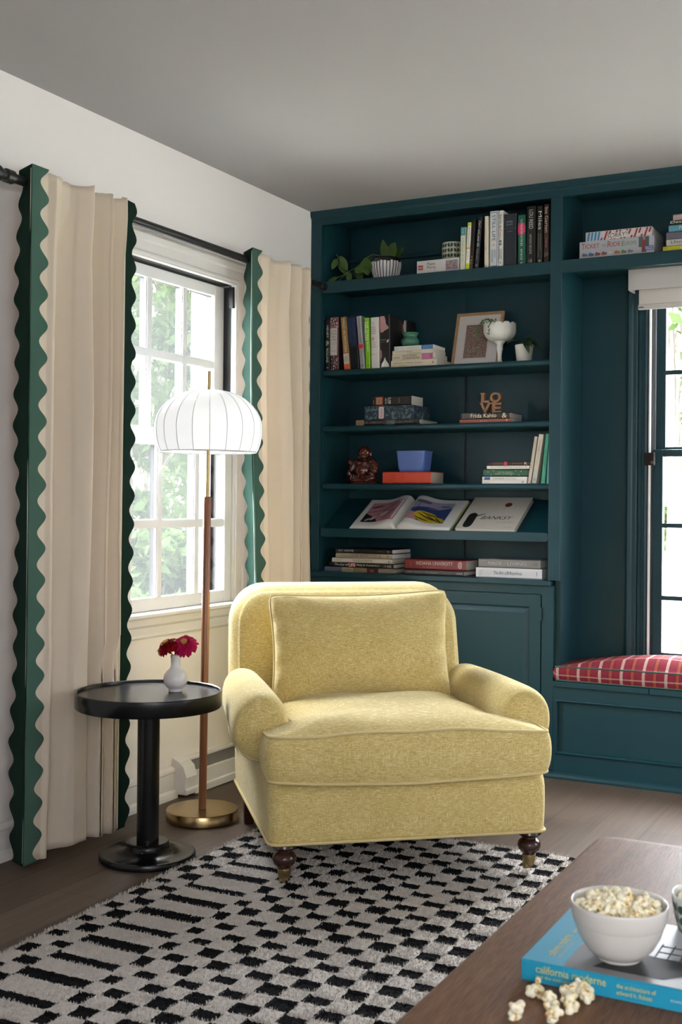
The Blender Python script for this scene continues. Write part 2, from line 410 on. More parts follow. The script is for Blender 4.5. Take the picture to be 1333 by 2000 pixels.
# stool and apron
sp = [(-.01, .690), (.036, .690), (.042, .696), (.042, .706), (.036, .712), (-.01, .712)]
extrude_y(sp, WY0-.11, WY1+.11, 'sill', WHITE, win)
ap = [(0, .615), (.012, .615), (.018, .622), (.014, .63), (.014, .655), (.022, .664), (.026, .690), (0, .690)]
extrude_y(ap, WY0-.098, WY1+.098, 'apron', WHITE, win)

# ---------------------------------------------------------------- window_2 (back wall, teal)
w2 = sgroup('window_2')
TEALW = TEAL
def casing_back(x0, x1, z0, z1, wd, parent, m):
    pr = [(0, 0), (0, .012), (.01, .014), (.014, .008), (.022, .008), (.026, .014), (.036, .014), (.04, .009), (.046, .015), (.06, .016), (.066, .022), (.078, .024), (wd, .02), (wd, 0)]
    path = [(x0, z0, -1, 0), (x0, z1, -1, 1), (x1, z1, 1, 1), (x1, z0, 1, 0)]; v = []; n = len(pr)
    for (x, z, dx, dz) in path:
        for a, t in pr: v.append((x+dx*a, YB-t, z+dz*a))
    f = [(k*n+i, k*n+(i+1) % n, (k+1)*n+(i+1) % n, (k+1)*n+i) for k in range(3) for i in range(n)]+[tuple(range(n)), tuple(3*n+i for i in range(n))[::-1]]
    return MB().raw(v, f).build('casing', m, parent)
casing_back(BX0-.004, BX1, BZ0, BZ1-.04, .088, w2, TEALW)
mb = MB()
for a, b in ((BX0, BX0+.005), (BX1-.005, BX1)): mb.box(a, b, YB-.008, YB+.02, BZ0, BZ1)
mb.build('jamb_bead', WHITE, w2)
mb = MB()
for a, b in ((BX0, BX0+.008), (BX1-.008, BX1)): mb.box(a, b, YB+.02, YB+.16, BZ0, BZ1)
mb.box(BX0, BX1, YB+.02, YB+.16, BZ1-.008, BZ1).box(BX0, BX1, YB+.02, YB+.16, BZ0, BZ0+.008); mb.build('jamb_track', BLACKF, w2)
def sash_b(name, face_y, x0, x1, z0, z1, st, top, bot, mzs, parent):
    s = bpy.data.objects.new(name, None); COL.objects.link(s); s.parent = parent; gi = face_y+.018
    MB().box(x0, x0+st, face_y, gi, z0, z1).box(x1-st, x1, face_y, gi, z0, z1).box(x0+st, x1-st, face_y, gi, z1-top, z1).box(x0+st, x1-st, face_y, gi, z0, z0+bot).build('frame', TEALW, s, bevel=.003)
    mu = MB(); wd = (x1-x0-2*st)/5
    for k in (1, 2, 3, 4): mu.box(x0+st+wd*k-.009, x0+st+wd*k+.009, face_y+.004, gi, z0+bot, z1-top)
    for z in mzs: mu.box(x0+st, x1-st, face_y+.0045, gi-.0005, z-.009, z+.009)
    mu.build('muntins', TEALW, s)
    bl = MB().box(x0, x0+st-.002, gi, gi+.03, z0, z1).box(x1-st+.002, x1, gi, gi+.03, z0, z1)
    for k in (1, 2, 3, 4): bl.box(x0+st+wd*k-.007, x0+st+wd*k+.007, gi+.006, gi+.024, z0+bot, z1-top)
    for z in mzs: bl.box(x0+st, x1-st, gi+.0065, gi+.0235, z-.008, z+.008)
    bl.build('outer_frame', BLACKF, s)
    box('glass_pane', GLASS, s, x0+st, x1-st, gi+.001, gi+.004, z0+bot, z1-top)
sash_b('lower_sash', YB+.028, BX0+.010, BX1-.010, .45, 1.352, .042, .030, .05, (.729, 1.033), w2)
sash_b('upper_sash', YB+.074, BX0+.012, BX1-.012, 1.335, 2.04, .040, .05, .030, (1.68,), w2)
lt = MB().box(BX0-.012, BX0+.028, YB-.028, YB+.012, 1.285, 1.337)
lt.build('sash_lock', mat('bronze_hardware', (.02, .014, .012), .35, .7), w2, bevel=.002)
lk = MB().lathe([(.0035, 0), (.0055, 0), (.0055, .002), (.0035, .002)], n=16, cap=False)
lk = lk.build('lock_screw', mat('steel', (.35, .33, .3), .3, 1), w2); lk.location = (BX0+.02, YB-.028, 1.297); lk.rotation_euler = (PI/2, 0, 0)
# roller blind
rb = thing('roller_blind', 'light grey roller blind with boxed valance, mostly rolled up, above the window seat', 'blind')
mb = MB().box(1.402, 2.66, .195, .203, 2.007, 2.1).box(1.402, 1.41, .203, .285, 2.007, 2.1).box(2.652, 2.66, .203, .285, 2.007, 2.1).box(1.402, 2.66, .195, .292, 2.1, 2.104)
mb.build('valance', mat('blind_metal', (.50, .47, .45), .5), rb, bevel=.0015)
box('blind_fabric', BLINDM, rb, 1.436, 2.63, .2405, .2415, 1.952, 2.09)
box('hem_bar', mat('blind_metal', (.50, .47, .45), .5), rb, 1.434, 2.632, .236, .246, 1.93, 1.953, .003)
box('maker_tag', BLACKF, rb, 1.438, 1.457, .2352, .2358, 1.938, 1.942)

# ================================================================== BUILT-IN BOOKCASE
bc = thing('built_in_bookcase', 'dark teal built-in bookcase with open shelves along the back wall', 'bookcase')
ff = MB()
ff.box(0, .053, 0, .02, .805, 2.376).box(1.13, 1.18, 0, .02, .805, 2.376)
ff.box(0, 1.18, 0, .02, 2.376, H).box(.053, 1.13, 0, .02, 2.064, 2.116)
oc = thing('overhead_cupboard', 'dark teal open cupboard built across the top of the window seat alcove', 'cupboard')
MB().box(1.18, 2.75, 0, .02, 2.376, H).box(1.18, 2.70, 0, .02, 2.064, 2.116).box(2.70, 2.75, 0, .02, 2.064, 2.376).build('face_frame', TEAL, oc, bevel=.0015)
ff.build('face_frame', TEAL, bc, bevel=.0015)
cp = [(-.0005, 2.405), (-.003, 2.412), (-.008, 2.416), (-.010, 2.4398), (-.0005, 2.4398)]
extrude_x(cp, 0, 1.18, 'crown_strip', TEAL, bc); extrude_x(cp, 1.18, 2.75, 'crown_strip', TEAL, oc)
spo = MB().box(0, .0555, .02, YB, .805, 2.43).build('side_panel', TEALI, bc)
MB().box(1.134, 1.1795, .02, YB-.008, .805, 2.43).build('side_panel', TEALI, bc)
MB().box(2.70, 2.72, .02, YB, 2.064, 2.43).build('side_panel', TEALI, oc)
box('back_panel', TEALI, bc, .0555, 1.134, YB-.012, YB-.001, .81, 2.43)
box('top_panel', TEALI, oc, 1.18, 2.70, .02, YB-.012, 2.42, 2.435)
box('top_panel', TEALI, bc, .05, 1.134, .02, YB-.012, 2.42, 2.435)
box('floor_panel', TEALI, oc, 1.18, 2.70, .02, YB-.012, 2.092, 2.114)
box('fixed_shelf', TEALI, bc, .0555, 1.134, .02, YB-.012, 2.092, 2.114)
box('back_rail', TEALI, bc, .0555, 1.134, YB-.03, YB-.012, 2.25, 2.27, .004)
def shelf(name, z, t, y0, y1, x0=.066, x1=1.1335):
    prof = [(y0+t/2-math.cos(a)*t/2, z-t/2+math.sin(a)*t/2) for a in [PI/2*k/5 for k in range(5, -6, -1)]]
    prof = [(y1, z)]+prof+[(y1, z-t)]
    o = extrude_x(prof, x0, x1, name, TEAL, bc); o.data.polygons.foreach_set('use_smooth', [False]*len(o.data.polygons)); return o
SH = [1.716, 1.463, 1.203]
for z in SH:
    shelf('shelf', z, .026, .006, YB-.03)
# slanted display shelf with a lip
sl = MB(); a = math.atan2(.136, .24)
sv = [(.0595, .025, .975), (.0595, YB-.02, .975+(YB-.045)*math.tan(a)), (.0595, YB-.02, .993+(YB-.045)*math.tan(a)), (.0595, .025, .993)]
v = sv+[(1.129, y, z) for _, y, z in sv]
sl.raw(v, [(0, 1, 2, 3), (7, 6, 5, 4), (0, 4, 5, 1), (1, 5, 6, 2), (2, 6, 7, 3), (3, 7, 4, 0)]).build('slanted_shelf', TEAL, bc)
lip = rrect(.0595, 1.129, .962, 1.001, .012, 4); n = len(lip)
MB().raw([(x, .004, z) for x, z in lip]+[(x, .024, z) for x, z in lip], [(i, (i+1) % n, n+(i+1) % n, n+i) for i in range(n)]+[tuple(range(n)), tuple(range(n, 2*n))[::-1]]).build('shelf_lip', TEAL, bc, bevel=.002)
# drilled shelf standards on the back and a row of peg holes in the side panel
std = MB().box(.622, .648, YB-.026, YB-.012, .81, 2.06)
def add_holes(o, mb):
    t = add('holes', mb.v, mb.f, BLACKF); o.data.materials.append(BLACKF); k = len(o.data.materials)-1
    bm = bmesh.new(); bm.from_mesh(o.data); n0 = len(bm.faces); bm.from_mesh(t.data); bm.faces.ensure_lookup_table()
    for f in bm.faces[n0:]: f.material_index = k
    bm.to_mesh(o.data); bm.free(); bpy.data.objects.remove(t)
stdo = std.build('shelf_standard', TEALI, bc, bevel=.001)
hl = MB()
for i in range(70):
    z = .86+i*.017
    if z < 1.70: hl.box(.632, .638, YB-.0266, YB-.0255, z, z+.006)
add_holes(stdo, hl)
box('panel_seam', BLACKF, bc, .650, .656, YB-.0135, YB-.0118, .81, 1.70)
hl = MB()
for i in range(46):
    z = .85+i*.0255; hl.lathe([(.0022, 0), (.0022, .0004)], (0, 0, 0), 8)
    k = 16; 
    for q in range(len(hl.v)-k, len(hl.v)): x_, y_, z_ = hl.v[q]; hl.v[q] = (.0555+z_, .048+x_, z+y_)
add_holes(spo, hl)

# base cabinet
cb = thing('base_cabinet', 'dark teal base cabinet with raised-panel door behind the yellow armchair', 'cabinet')
box('countertop', TEAL, cb, .002, 1.146, -.022, YB, .783, .805, .004)
fr = MB().box(.002, .03, 0, .02, .03, .783).box(1.106, 1.156, 0, .02, .03, .783).box(.03, 1.106, 0, .02, .748, .783).box(.03, 1.106, 0, .02, .03, .07).box(.545, .58, 0, .02, .07, .748)
fr.build('face_frame', TEAL, cb)
box('carcass', TEAL, cb, .004, 1.156, .021, YB-.01, .0, .783)
def panel_door(x0, x1, z0, z1, parent, name='door'):
    d = box(name, TEAL, parent, x0, x1, -.004, .019, z0, z1, .0015)
    # stiles and rails stand proud of a raised, bevelled field
    return d
def door(x0, x1, z0, z1, parent, hinge_x):
    st = .048
    mb = MB().box(x0, x0+st, -.003, .018, z0, z1).box(x1-st, x1, -.003, .018, z0, z1).box(x0+st, x1-st, -.003, .018, z1-.05, z1).box(x0+st, x1-st, -.003, .018, z0, z0+.05)
    ix0, ix1, iz0, iz1 = x0+st, x1-st, z0+.05, z1-.05; b = .027
    v = [(ix0, .011, iz0), (ix1, .011, iz0), (ix1, .011, iz1), (ix0, .011, iz1), (ix0+b, .001, iz0+b), (ix1-b, .001, iz0+b), (ix1-b, .001, iz1-b), (ix0+b, .001, iz1-b)]
    mb.raw(v, [(0, 1, 5, 4), (1, 2, 6, 5), (2, 3, 7, 6), (3, 0, 4, 7), (4, 5, 6, 7)])
    d = mb.build('door', TEAL, parent)
    for z in (z0+.09, z1-.105):
        box('hinge', TEAL, d, hinge_x-.002, hinge_x+.005, -.009, .002, z, z+.056, .002)
    return d
door(.583, 1.102, .074, .744, cb, 1.103); door(.034, .542, .074, .744, cb, .031)

# window seat
ws = thing('window_seat', 'dark teal built-in window seat with a recessed front panel', 'bench')
mb = MB().box(1.157, 2.74, 0, .02, .322, .372).box(1.157, 2.74, 0, .02, .0, .10).box(1.157, 1.168, 0, .02, .10, .322).box(2.6, 2.74, 0, .02, .10, .322)
mb.build('face_frame', TEAL, ws)
bx = MB().box(1.168, 2.6, .010, .02, .10, .322).build('recessed_panel', TEAL, ws)
mo = MB(); pr = [(0, .0), (.0, -.006), (.005, -.009), (.010, -.004), (.012, .004), (.012, .011)]
pts = [(1.166, .322), (2.6, .322), (2.6, .100), (1.166, .100)]; sg = [(1, -1), (-1, -1), (-1, 1), (1, 1)]
v = []; n = len(pr)
for (x, z), (sx, sz) in zip(pts, sg): v += [(x+sx*a, y, z+sz*a) for a, y in pr]
mo.raw(v, [(k*n+i, k*n+i+1, ((k+1) % 4)*n+i+1, ((k+1) % 4)*n+i) for k in range(4) for i in range(n-1)]).build('panel_moulding', TEAL, ws)
box('seat_lid', TEAL, ws, 1.158, 1.548, -.012, YB-.001, .3735, .396, .003); box('seat_lid', TEAL, ws, 1.550, 2.74, -.012, YB-.001, .3725, .396, .003)
box('side_panel', TEAL, ws, 1.1565, 1.1790, .0205, YB-.001, .396, .806)
box('side_panel', TEAL, ws, 2.70, 2.74, .0, YB-.001, .396, 2.064)
ws2 = [(-.0, 0), (-.014, 0), (-.014, .008), (-.010, .018), (-.003, .024), (0, .026)]
extrude_x(ws2, .005, 2.75, 'shoe_moulding', TEAL, ws)

# ================================================================== CURTAINS
rod = thing('curtain_rod', 'black iron curtain rod above the left window', 'curtain rod', (0, 0, 0))
RX, RZ = .100, 2.083
r_ = MB().tube([(RX, -2.6, RZ), (RX, -.10, RZ)], .0145, 20).build('pole', RODM, rod, auto=True)
fi = MB().tube([(RX, -.10, RZ), (RX, -.095, RZ), (RX, -.088, RZ), (RX, -.055, RZ), (RX, -.046, RZ)], [.0145, .0175, .0185, .0185, .012], 20).build('finial', RODM, rod, auto=True)
for y in (-2.02,):
    MB().tube([(RX, y-.018, RZ), (RX, y-.014, RZ), (RX, y+.014, RZ), (RX, y+.018, RZ)], [.016, .021, .021, .016], 20).tube([(RX-.01, y, RZ), (.05, y, RZ), (.0, y, RZ)], .009, 10).tube([(.008, y, RZ), (0.0005, y, RZ)], .028, 20).build('bracket', RODM, rod, auto=True)
MB().tube([(RX, -2.09, RZ), (RX, -2.075, RZ), (RX, -2.065, RZ), (RX, -2.05, RZ)], [.016, .023, .023, .016], 20).build('ring', RODM, rod, auto=True)
MB().tube([(RX-.01, -.40, RZ), (.0, -.40, RZ)], .009, 10).build('bracket', RODM, rod)

def curtain(name, label, yL, yR, folds, seed, zt, zb, lret, rret):
    """yL(z), yR(z): fold line and right end of the cream cloth; ret: how far the green trims turn back"""
    t = thing(name, label, 'curtain', group=None)
    rr = random.Random(seed); NS, NZ = 260, 90
    ph = [rr.uniform(-.4, .4) for _ in range(12)]
    def env(s): return min(1, max(0, (s-.165)/.11))*min(1, max(0, (.99-s)/.05))
    def pos(s, z):
        h = (zt-z)/(zt-zb)
        q = s*folds + .30*math.sin(2*PI*s*1.3+ph[0]) + .18*h*math.sin(2*PI*s*.9+ph[1])
        a = .030+.020*min(1, h*3)-.006*h
        k = math.sin(2*PI*q); k = math.copysign(abs(k)**.75, k)
        x = .136 + env(s)*(a*(k+.38*max(0, min(1, (z-1.9)/.15))-.12) + .008*math.sin(4*PI*q+ph[2]+2*h)*(1-.3*h) + .006*math.sin(7*h+9*s+ph[3]))
        if h < .06: x += env(s)*.003*math.sin(40*s)*(1-h/.06)
        x = max(x, .1195) if z > 2.04 else max(x, .1195-(2.04-z)*.3)      # hangs clear of the rod
        if z < .75: x = min(x, .150+max(0, z-.6)*.3)      # and lies flat behind the side table
        y = yL(z)+(yR(z)-yL(z))*s + env(s)*.010*math.sin(4*PI*q+ph[4])
        return x, y
    v = []; f = []
    for j in range(NZ+1):
        for i in range(NS+1):
            z = zt-(zt-zb)*(j/NZ); s = i/NS
            x, y = pos(s, z)
            if j == 0: z += .004*math.sin(s*50)
            if j == NZ: z += .006*math.sin(s*9+seed)
            v.append((x, y, z))
    for j in range(NZ):
        for i in range(NS): a = j*(NS+1)+i; f.append((a, a+1, a+NS+2, a+NS+1))
    c = add('cream_panel', v, f, LINEN, t, smooth=True)
    md = c.modifiers.new('th', 'SOLIDIFY'); md.thickness = .0012
    # hem stitching line
    hz = zb+.10; MB().tube([(pos(s/60, hz)[0]+.0008, pos(s/60, hz)[1], hz) for s in range(3, 60)], .0007, 4).build('hem_stitch', LINEN, t)
    PER = .0972
    def strip(name, fn, w0, w1, amp0, amp1, ph0, cloth):
        """fn(d,z): point at distance d from the strip's origin line"""
        M = 14; K = 300; vv = []; ff = []
        for k in range(K+1):
            z = zt+.012-(zt+.012-zb+.008)*k/K; zz = min(z, zt)
            a = w0 + amp0*math.cos(2*PI*(z/PER)+ph0); b = w1 + amp1*math.cos(2*PI*(z/PER)+ph0)
            for i in range(M+1):
                d = a+(b-a)*i/M; x, y = fn(d, zz); vv.append((x, y, z))
        for k in range(K):
            for i in range(M): q = k*(M+1)+i; ff.append((q, q+1, q+M+2, q+M+1))
        o = add(name, vv, ff, cloth, t, smooth=True); md = o.modifiers.new('th', 'SOLIDIFY'); md.thickness = .0025; md.offset = 0
        return o
    # front part of the leading trim lies over the cream cloth; the rest turns back towards the wall
    def frontfn(d, z):
        s = max(0, d)/(yR(z)-yL(z)); x, y = pos(s, z); return x+.0055, y
    def backfn(d, z):      # d from 0 at the fold to the free edge
        w = .006*math.sin(z*5+seed)+.004*math.sin(z*13)
        return .1395-d*lret[0]+w*d*8, yL(z)+d*lret[1]+w*.3
    strip('scalloped_trim', frontfn, 0.0, .056, 0, .019, 0.3, GREENC)
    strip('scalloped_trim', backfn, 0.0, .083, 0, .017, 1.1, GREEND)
    def rightfn(d, z):
        w = .006*math.sin(z*4+seed)
        return .136-d*rret[0]+w*d*8, yR(z)+d*rret[1]
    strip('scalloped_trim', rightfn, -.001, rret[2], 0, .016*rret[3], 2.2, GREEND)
    return t
curtain('curtain', 'cream linen curtain with green scalloped edges, left of the window nearest the camera',
        lambda z: -1.966+.0*z-.02*max(0, .35-z), lambda z: -1.508-.006*(2.1-z), 4.6, 3, 2.118, .022, (.93, .38), (.12, .99, .058, 1))
curtain('curtain', 'cream linen curtain with green scalloped edges, in the corner beside the bookcase',
        lambda z: -.720+.05*max(0, (1.6-z))/.75*.9 if z > .8 else -.672, lambda z: -.262+.028*(1.75-z)/.9, 4.6, 11, 2.112, .022, (.85, .62), (.30, .95, .030, .8))

# ================================================================== FLOOR LAMP
lp = thing('floor_lamp', 'floor lamp with white ribbed dome shade on a walnut and brass pole', 'lamp', (.276, -1.228, 0))
lean = .010/1.574
MB().lathe([(.0, 0), (.122, 0), (.1265, .004), (.1265, .036), (.1245, .039), (0, .039)], n=96, cap=False).build('base', BRASS, lp, auto=True)
def lean_pt(z): return (lean*z*.9, lean*z*.45, z)
MB().tube([lean_pt(.039), lean_pt(.05), lean_pt(1.128), lean_pt(1.133)], [.0135, .0138, .0138, .012], 28).build('wood_pole', WALNUT, lp, auto=True)
MB().tube([lean_pt(1.133), lean_pt(1.574)], .0065, 18).build('brass_stem', BRASSD, lp, auto=True)
sc = lean_pt(1.29); zs0 = 1.290
prof = []
for k in range(22):
    a = k/21*PI*.5; 
prof = [(.170, 0), (.1765, .010), (.183, .03), (.188, .055), (.190, .08), (.1885, .102), (.182, .125), (.171, .146), (.155, .166), (.135, .184), (.112, .198), (.086, .208), (.058, .214), (.03, .2165), (.012, .217)]
NR = 20; n = NR*8; vv = []; ff = []
for (r, z) in prof:
    for i in range(n):
        a = 2*PI*i/n; q = (i % 8)/8; sag = 1-.018*math.sin(PI*q)*(1 if r > .03 else 0)
        vv.append((r*sag*math.cos(a), r*sag*math.sin(a), z))
for jx in range(len(prof)-1):
    for i in range(n): ff.append((jx*n+i, jx*n+(i+1) % n, (jx+1)*n+(i+1) % n, (jx+1)*n+i))
sh = add('lamp_shade', vv, ff, SHADEM, lp, smooth=True); sh.location = (sc[0], sc[1], zs0)
wire = MB(); wm = mat('white_wire', (.45, .45, .45), .5)
for k in range(NR):
    a = 2*PI*k/NR+.05*0; wire.tube([(r*1.001*math.cos(a), r*1.001*math.sin(a), z) for r, z in prof], .0011, 6)
for r, z in ((.170, 0), (.013, .217)): wire.tube([(r*math.cos(2*PI*i/80), r*math.sin(2*PI*i/80), z) for i in range(80)], .0018, 6, closed=True)
for k in range(3): a = 2*PI*k/3+.4; wire.tube([(.007*math.cos(a), .007*math.sin(a), .004), (.17*math.cos(a), .17*math.sin(a), .002)], .0013, 6)
wo = wire.build('shade_frame', wm, sh)
MB().lathe([(0, .105), (.012, .1045), (.024, .099), (.034, .088), (.038, .073), (.035, .058), (.026, .047), (.017, .040), (.014, .030), (.014, .012), (0, .012)], n=32, cap=False).build('bulb', mat('opal_glass', (.8, .8, .8), .3), lp, True, loc=(sc[0], sc[1], zs0+.04))
MB().lathe([(.016, 0), (.020, .004), (.020, .030), (.016, .034)], n=24).build('socket', WHITE, lp, auto=True, loc=(sc[0], sc[1], zs0+.02))

# ================================================================== SIDE TABLE AND VASE
st = thing('side_table', 'round black pedestal side table in front of the curtain', 'table', (.384, -1.683, 0))
MB().lathe([(0, .515), (.2185, .515), (.2205, .522), (.2235, .524), (.2265, .522), (.2275, .516), (.2275, .478), (.2245, .474), (0, .474)], n=120, cap=False).build('table_top', BLACKT, st, auto=True)
MB().lathe([(.0345, .044), (.0345, .474)], n=48).build('column', BLACKT, st, auto=True)
MB().lathe([(0, 0), (.146, 0), (.150, .004), (.150, .016), (.147, .021), (.141, .022), (.134, .020), (.10, .024), (.072, .033), (.066, .042), (.066, .052), (.063, .055), (0, .055)], n=96, cap=False).build('base', BLACKT, st, auto=True)
VP = (.440, -1.595)
VP = (.436, -1.616)
va = thing('bud_vase', 'small white round-bellied bud vase on the black side table', 'vase', (VP[0], VP[1], .515))
cer = mat('white_glazed_ceramic', (.70, .68, .66), .18, spec=.6)
MB().lathe([(0, 0), (.0195, 0), (.0215, .002), (.0215, .006), (.0205, .009), (.029, .016), (.036, .028), (.0385, .040), (.036, .053), (.029, .064), (.020, .072), (.0155, .078), (.0145, .090), (.0150, .104), (.0165, .113), (.0172, .1155), (.0158, .1160), (.0135, .110), (.0125, .09), (.0, .085)], n=56, cap=False).build('vase_body', cer, va, auto=False, smooth=True)
def zinnia(cx, cy, cz, R, tilt, col1, seed, label):
    t = thing('zinnia_flower', label, 'flower', (VP[0], VP[1], .60), group=None)
    rr = random.Random(seed)
    pet = MB(); rotm = Matrix.Rotation(tilt[0], 3, 'X') @ Matrix.Rotation(tilt[1], 3, 'Y')
    for layer in range(7):
        k = 9+layer*2; rad = R*(.34+.66*layer/6); el = math.radians(66-layer*15+rr.uniform(-3, 3))
        for i in range(k):
            a = 2*PI*(i+.5*(layer % 2))/k+rr.uniform(-.08, .08); L = rad*rr.uniform(.92, 1.06); wd = R*.155
            e = el+rr.uniform(-.12, .12); pts = []
            for u, ww in ((.12, .3), (.4, .8), (.7, 1.0), (.9, .85), (1.0, .35)):
                droop = -.25*R*(u**2)*(layer/6)
                for sgn in (-1, 0, 1):
                    x = L*u*math.cos(e); z = L*u*math.sin(e)*.62+droop; y = sgn*wd*ww; z += abs(sgn)*wd*.35
                    pts.append(rotm @ Vector((x*math.cos(a)-y*math.sin(a), x*math.sin(a)+y*math.cos(a), z)))
            fs = [(r*3+c, r*3+c+1, (r+1)*3+c+1, (r+1)*3+c) for r in range(4) for c in range(2)]
            pet.raw(pts, fs)
    off = (cx-VP[0], cy-VP[1], cz-.60)
    p = add('petals', pet.v, pet.f, mat('petals_'+col1, col1, .6, spec=.2), t, smooth=True); p.location = off
    ctr = MB()
    for i in range(40):
        a = i*2.4; r = R*.24*math.sqrt(i/40); q = rotm @ Vector((r*math.cos(a), r*math.sin(a), R*.30)); q0 = rotm @ Vector((r*.8*math.cos(a), r*.8*math.sin(a), R*.05))
        ctr.tube([q0, q, q+(q-q0)*.05], [.0008, .0012, .0005], 5)
    c = add('flower_centre', ctr.v, ctr.f, mat('flower_centre', (.55, .28, .06), .7), t); c.location = off
    end = Vector(off)-rotm @ Vector((0, 0, .004))
    MB().tube([Vector((0, 0, 0)), Vector((end.x*.35, end.y*.35, .028)), Vector((end.x*.7, end.y*.7, end.z*.75)), end], .0021, 8).build('stem', mat('green_stem', (.10, .17, .03), .5), t, smooth=True)
    return t
def camspace(cx, cy, dx):   # step along the direction perpendicular to the wall-to-camera diagonal
    return (cx+dx*.884, cy+dx*.468)
fx, fy = camspace(VP[0], VP[1], -.030); zinnia(fx, fy, .664, .043, (.50, -.30), '8c0710', 1, 'dark red zinnia in the white vase')
fx, fy = camspace(VP[0], VP[1], .027); zinnia(fx, fy, .668, .044, (.75, .30), 'a80a44', 2, 'magenta pink zinnia in the white vase')

# ================================================================== ARMCHAIR
ch = thing('armchair', 'yellow tweed roll-arm armchair with turned front legs on brass casters', 'armchair', (.906, -1.745, 0), math.atan2(.645, .765))
def puff(name, outline, c0, c1, crown1, crown0, bulge, edge, mapf, m, parent, center=None, crownpow=2.0, rings=14, side=7, taper=0):
    """soft cushion: outline in (a,b), thickness from c0 to c1 along c, bulging sides and crowned faces"""
    n = len(outline)
    cx, cy = center or (sum(p[0] for p in outline)/n, sum(p[1] for p in outline)/n)
    nor = []
    for i in range(n):
        p, q = outline[i-1], outline[(i+1) % n]; d = (q[0]-p[0], q[1]-p[1]); l = math.hypot(*d) or 1; nor.append((d[1]/l, -d[0]/l))
    R = []
    def ring(sc, off, c):
        R.append([mapf(cx+(p[0]-cx)*sc+nr[0]*off, cy+(p[1]-cy)*sc+nr[1]*off, c) for p, nr in zip(outline, nor)])
    ks = [i/rings for i in range(1, rings+1)]
    for k in ks: ring(k, -edge if k == 1 else 0, c0-crown0*(1-k**crownpow)*(1 if k < 1 else 0))
    for i in range(side+1):
        t = i/side; th = (t-.5)*PI
        off = bulge*math.cos(th)-edge*(1-math.cos(th))*.0
        c = c0+(c1-c0)*(.5+.5*math.sin(th)*.5+ (t-.5)*.5)
        ring(1, off, c)
    for k in reversed(ks): ring(k, -edge if k == 1 else 0, c1+crown1*(1-k**crownpow))
    v = [p for r in R for p in r]; f = []
    for j in range(len(R)-1):
        for i in range(n): f.append((j*n+i, j*n+(i+1) % n, (j+1)*n+(i+1) % n, (j+1)*n+i))
    v.append(mapf(cx, cy, c0-crown0)); v.append(mapf(cx, cy, c1+crown1)); b = len(v)-2; L = (len(R)-1)*n
    for i in range(n): f.append((b, (i+1) % n, i)); f.append((b+1, L+i, L+(i+1) % n))
    mb = MB().raw(v, f); o = mb.build(name, m, parent, smooth=True); return o, R
def smooth_noise(x, y, s=1.0): return math.sin(x*31*s+1.3*math.sin(y*23*s))*math.sin(y*37*s+1.7*math.sin(x*19*s))
# -- base box
def mp_base(a, b, c): return (a, b, c)
def chair_box(name, u0, u1, v0, v1, w0, w1, r, bl=.006, cr=.01):
    ol = dense(rrect(u0, u1, v0, v1, r, 6), .04)
    return puff(name, ol, w0, w1, cr, 0, bl, .004, lambda a, b, c: (a, b, c), TWEED, ch, rings=6)[0]
def piping(name, pts, r=.0042, parent=None, closed=True):
    return MB().tube(pts, r, 8, closed=closed).build(name, PIPE_M, parent or ch, smooth=True)
PIPE_M = mat('yellow_piping', (.56, .45, .21), .9)
ol = dense(rrect(-.040, .790, -.048, .76, .03, 6), .03)
base, _ = puff('seat_base', ol, .146, .330, .006, 0, .004, .004, lambda a, b, c: (a, b + (.03*max(0, (c-.27)/.06)**2 if b < 0 else 0), c), TWEED, ch, rings=5, side=12)
piping('base_welt', [(a, b, .1465) for a, b in rrect(-.0425, .7925, -.0505, .7625, .03, 6)], .005)
# -- side panels under the arms
for u0, u1, nm in ((-.042, .045, 'side_panel'), (.705, .792, 'side_panel')):
    chair_box(nm, u0, u1, .045, .745, .20, .46, .02, .004, 0)
# -- rolled arms
def arm(sign):
    uc0 = -.034 if sign < 0 else .758
    secs = []; N = 30
    ts = [0, .012, .03, .055, .09, .16, .3, .45, .6, .75, .9, 1.0]
    v = []; f = []
    for k, t in enumerate(ts):
        vv_ = .062+(.68-.062)*t
        grow = 1.0
        if t < .1: grow = math.sqrt(max(0, 1-((.1-t)/.1)**2))*.34+.66
        if t == 0: grow = .52
        r_in = .072+.012*(1-t); r_out = .078+.014*(1-t)*(1 if t > .0 else 1)-.012*t
        top = .100+.006*math.sin(PI*t)-.012*t; bot = .100
        wc = .452+.012*t; uc = uc0-sign*.0+sign*(.012*(1-t)**1.0)
        for i in range(N):
            a = 2*PI*i/N; cu = math.cos(a); sw = math.sin(a)
            ru = (r_out if cu*sign > 0 else r_in)*grow; rw = (top if sw > 0 else bot)*grow
            e = .92
            x = math.copysign(abs(cu)**e, cu)*ru; z = math.copysign(abs(sw)**e, sw)*rw
            if t < .2:  # gathered pleats at the front of the arm
                x *= 1-.020*(1-t/.2)*max(0, math.cos(6*a+.5))**6; z *= 1-.020*(1-t/.2)*max(0, math.cos(6*a+.5))**6
            v.append((uc+x, vv_, wc+z))
    for k in range(len(ts)-1):
        for i in range(N): f.append((k*N+i, k*N+(i+1) % N, (k+1)*N+(i+1) % N, (k+1)*N+i))
    v.append((uc0+sign*.012, .050, .452)); c = len(v)-1
    for i in range(N): f.append((c, (i+1) % N, i))
    f.append(tuple((len(ts)-1)*N+i for i in range(N)))
    o = MB().raw(v, f).build('arm', TWEED, ch, smooth=True); subsurf(o, 1)
    return o
arm(-1); arm(1)
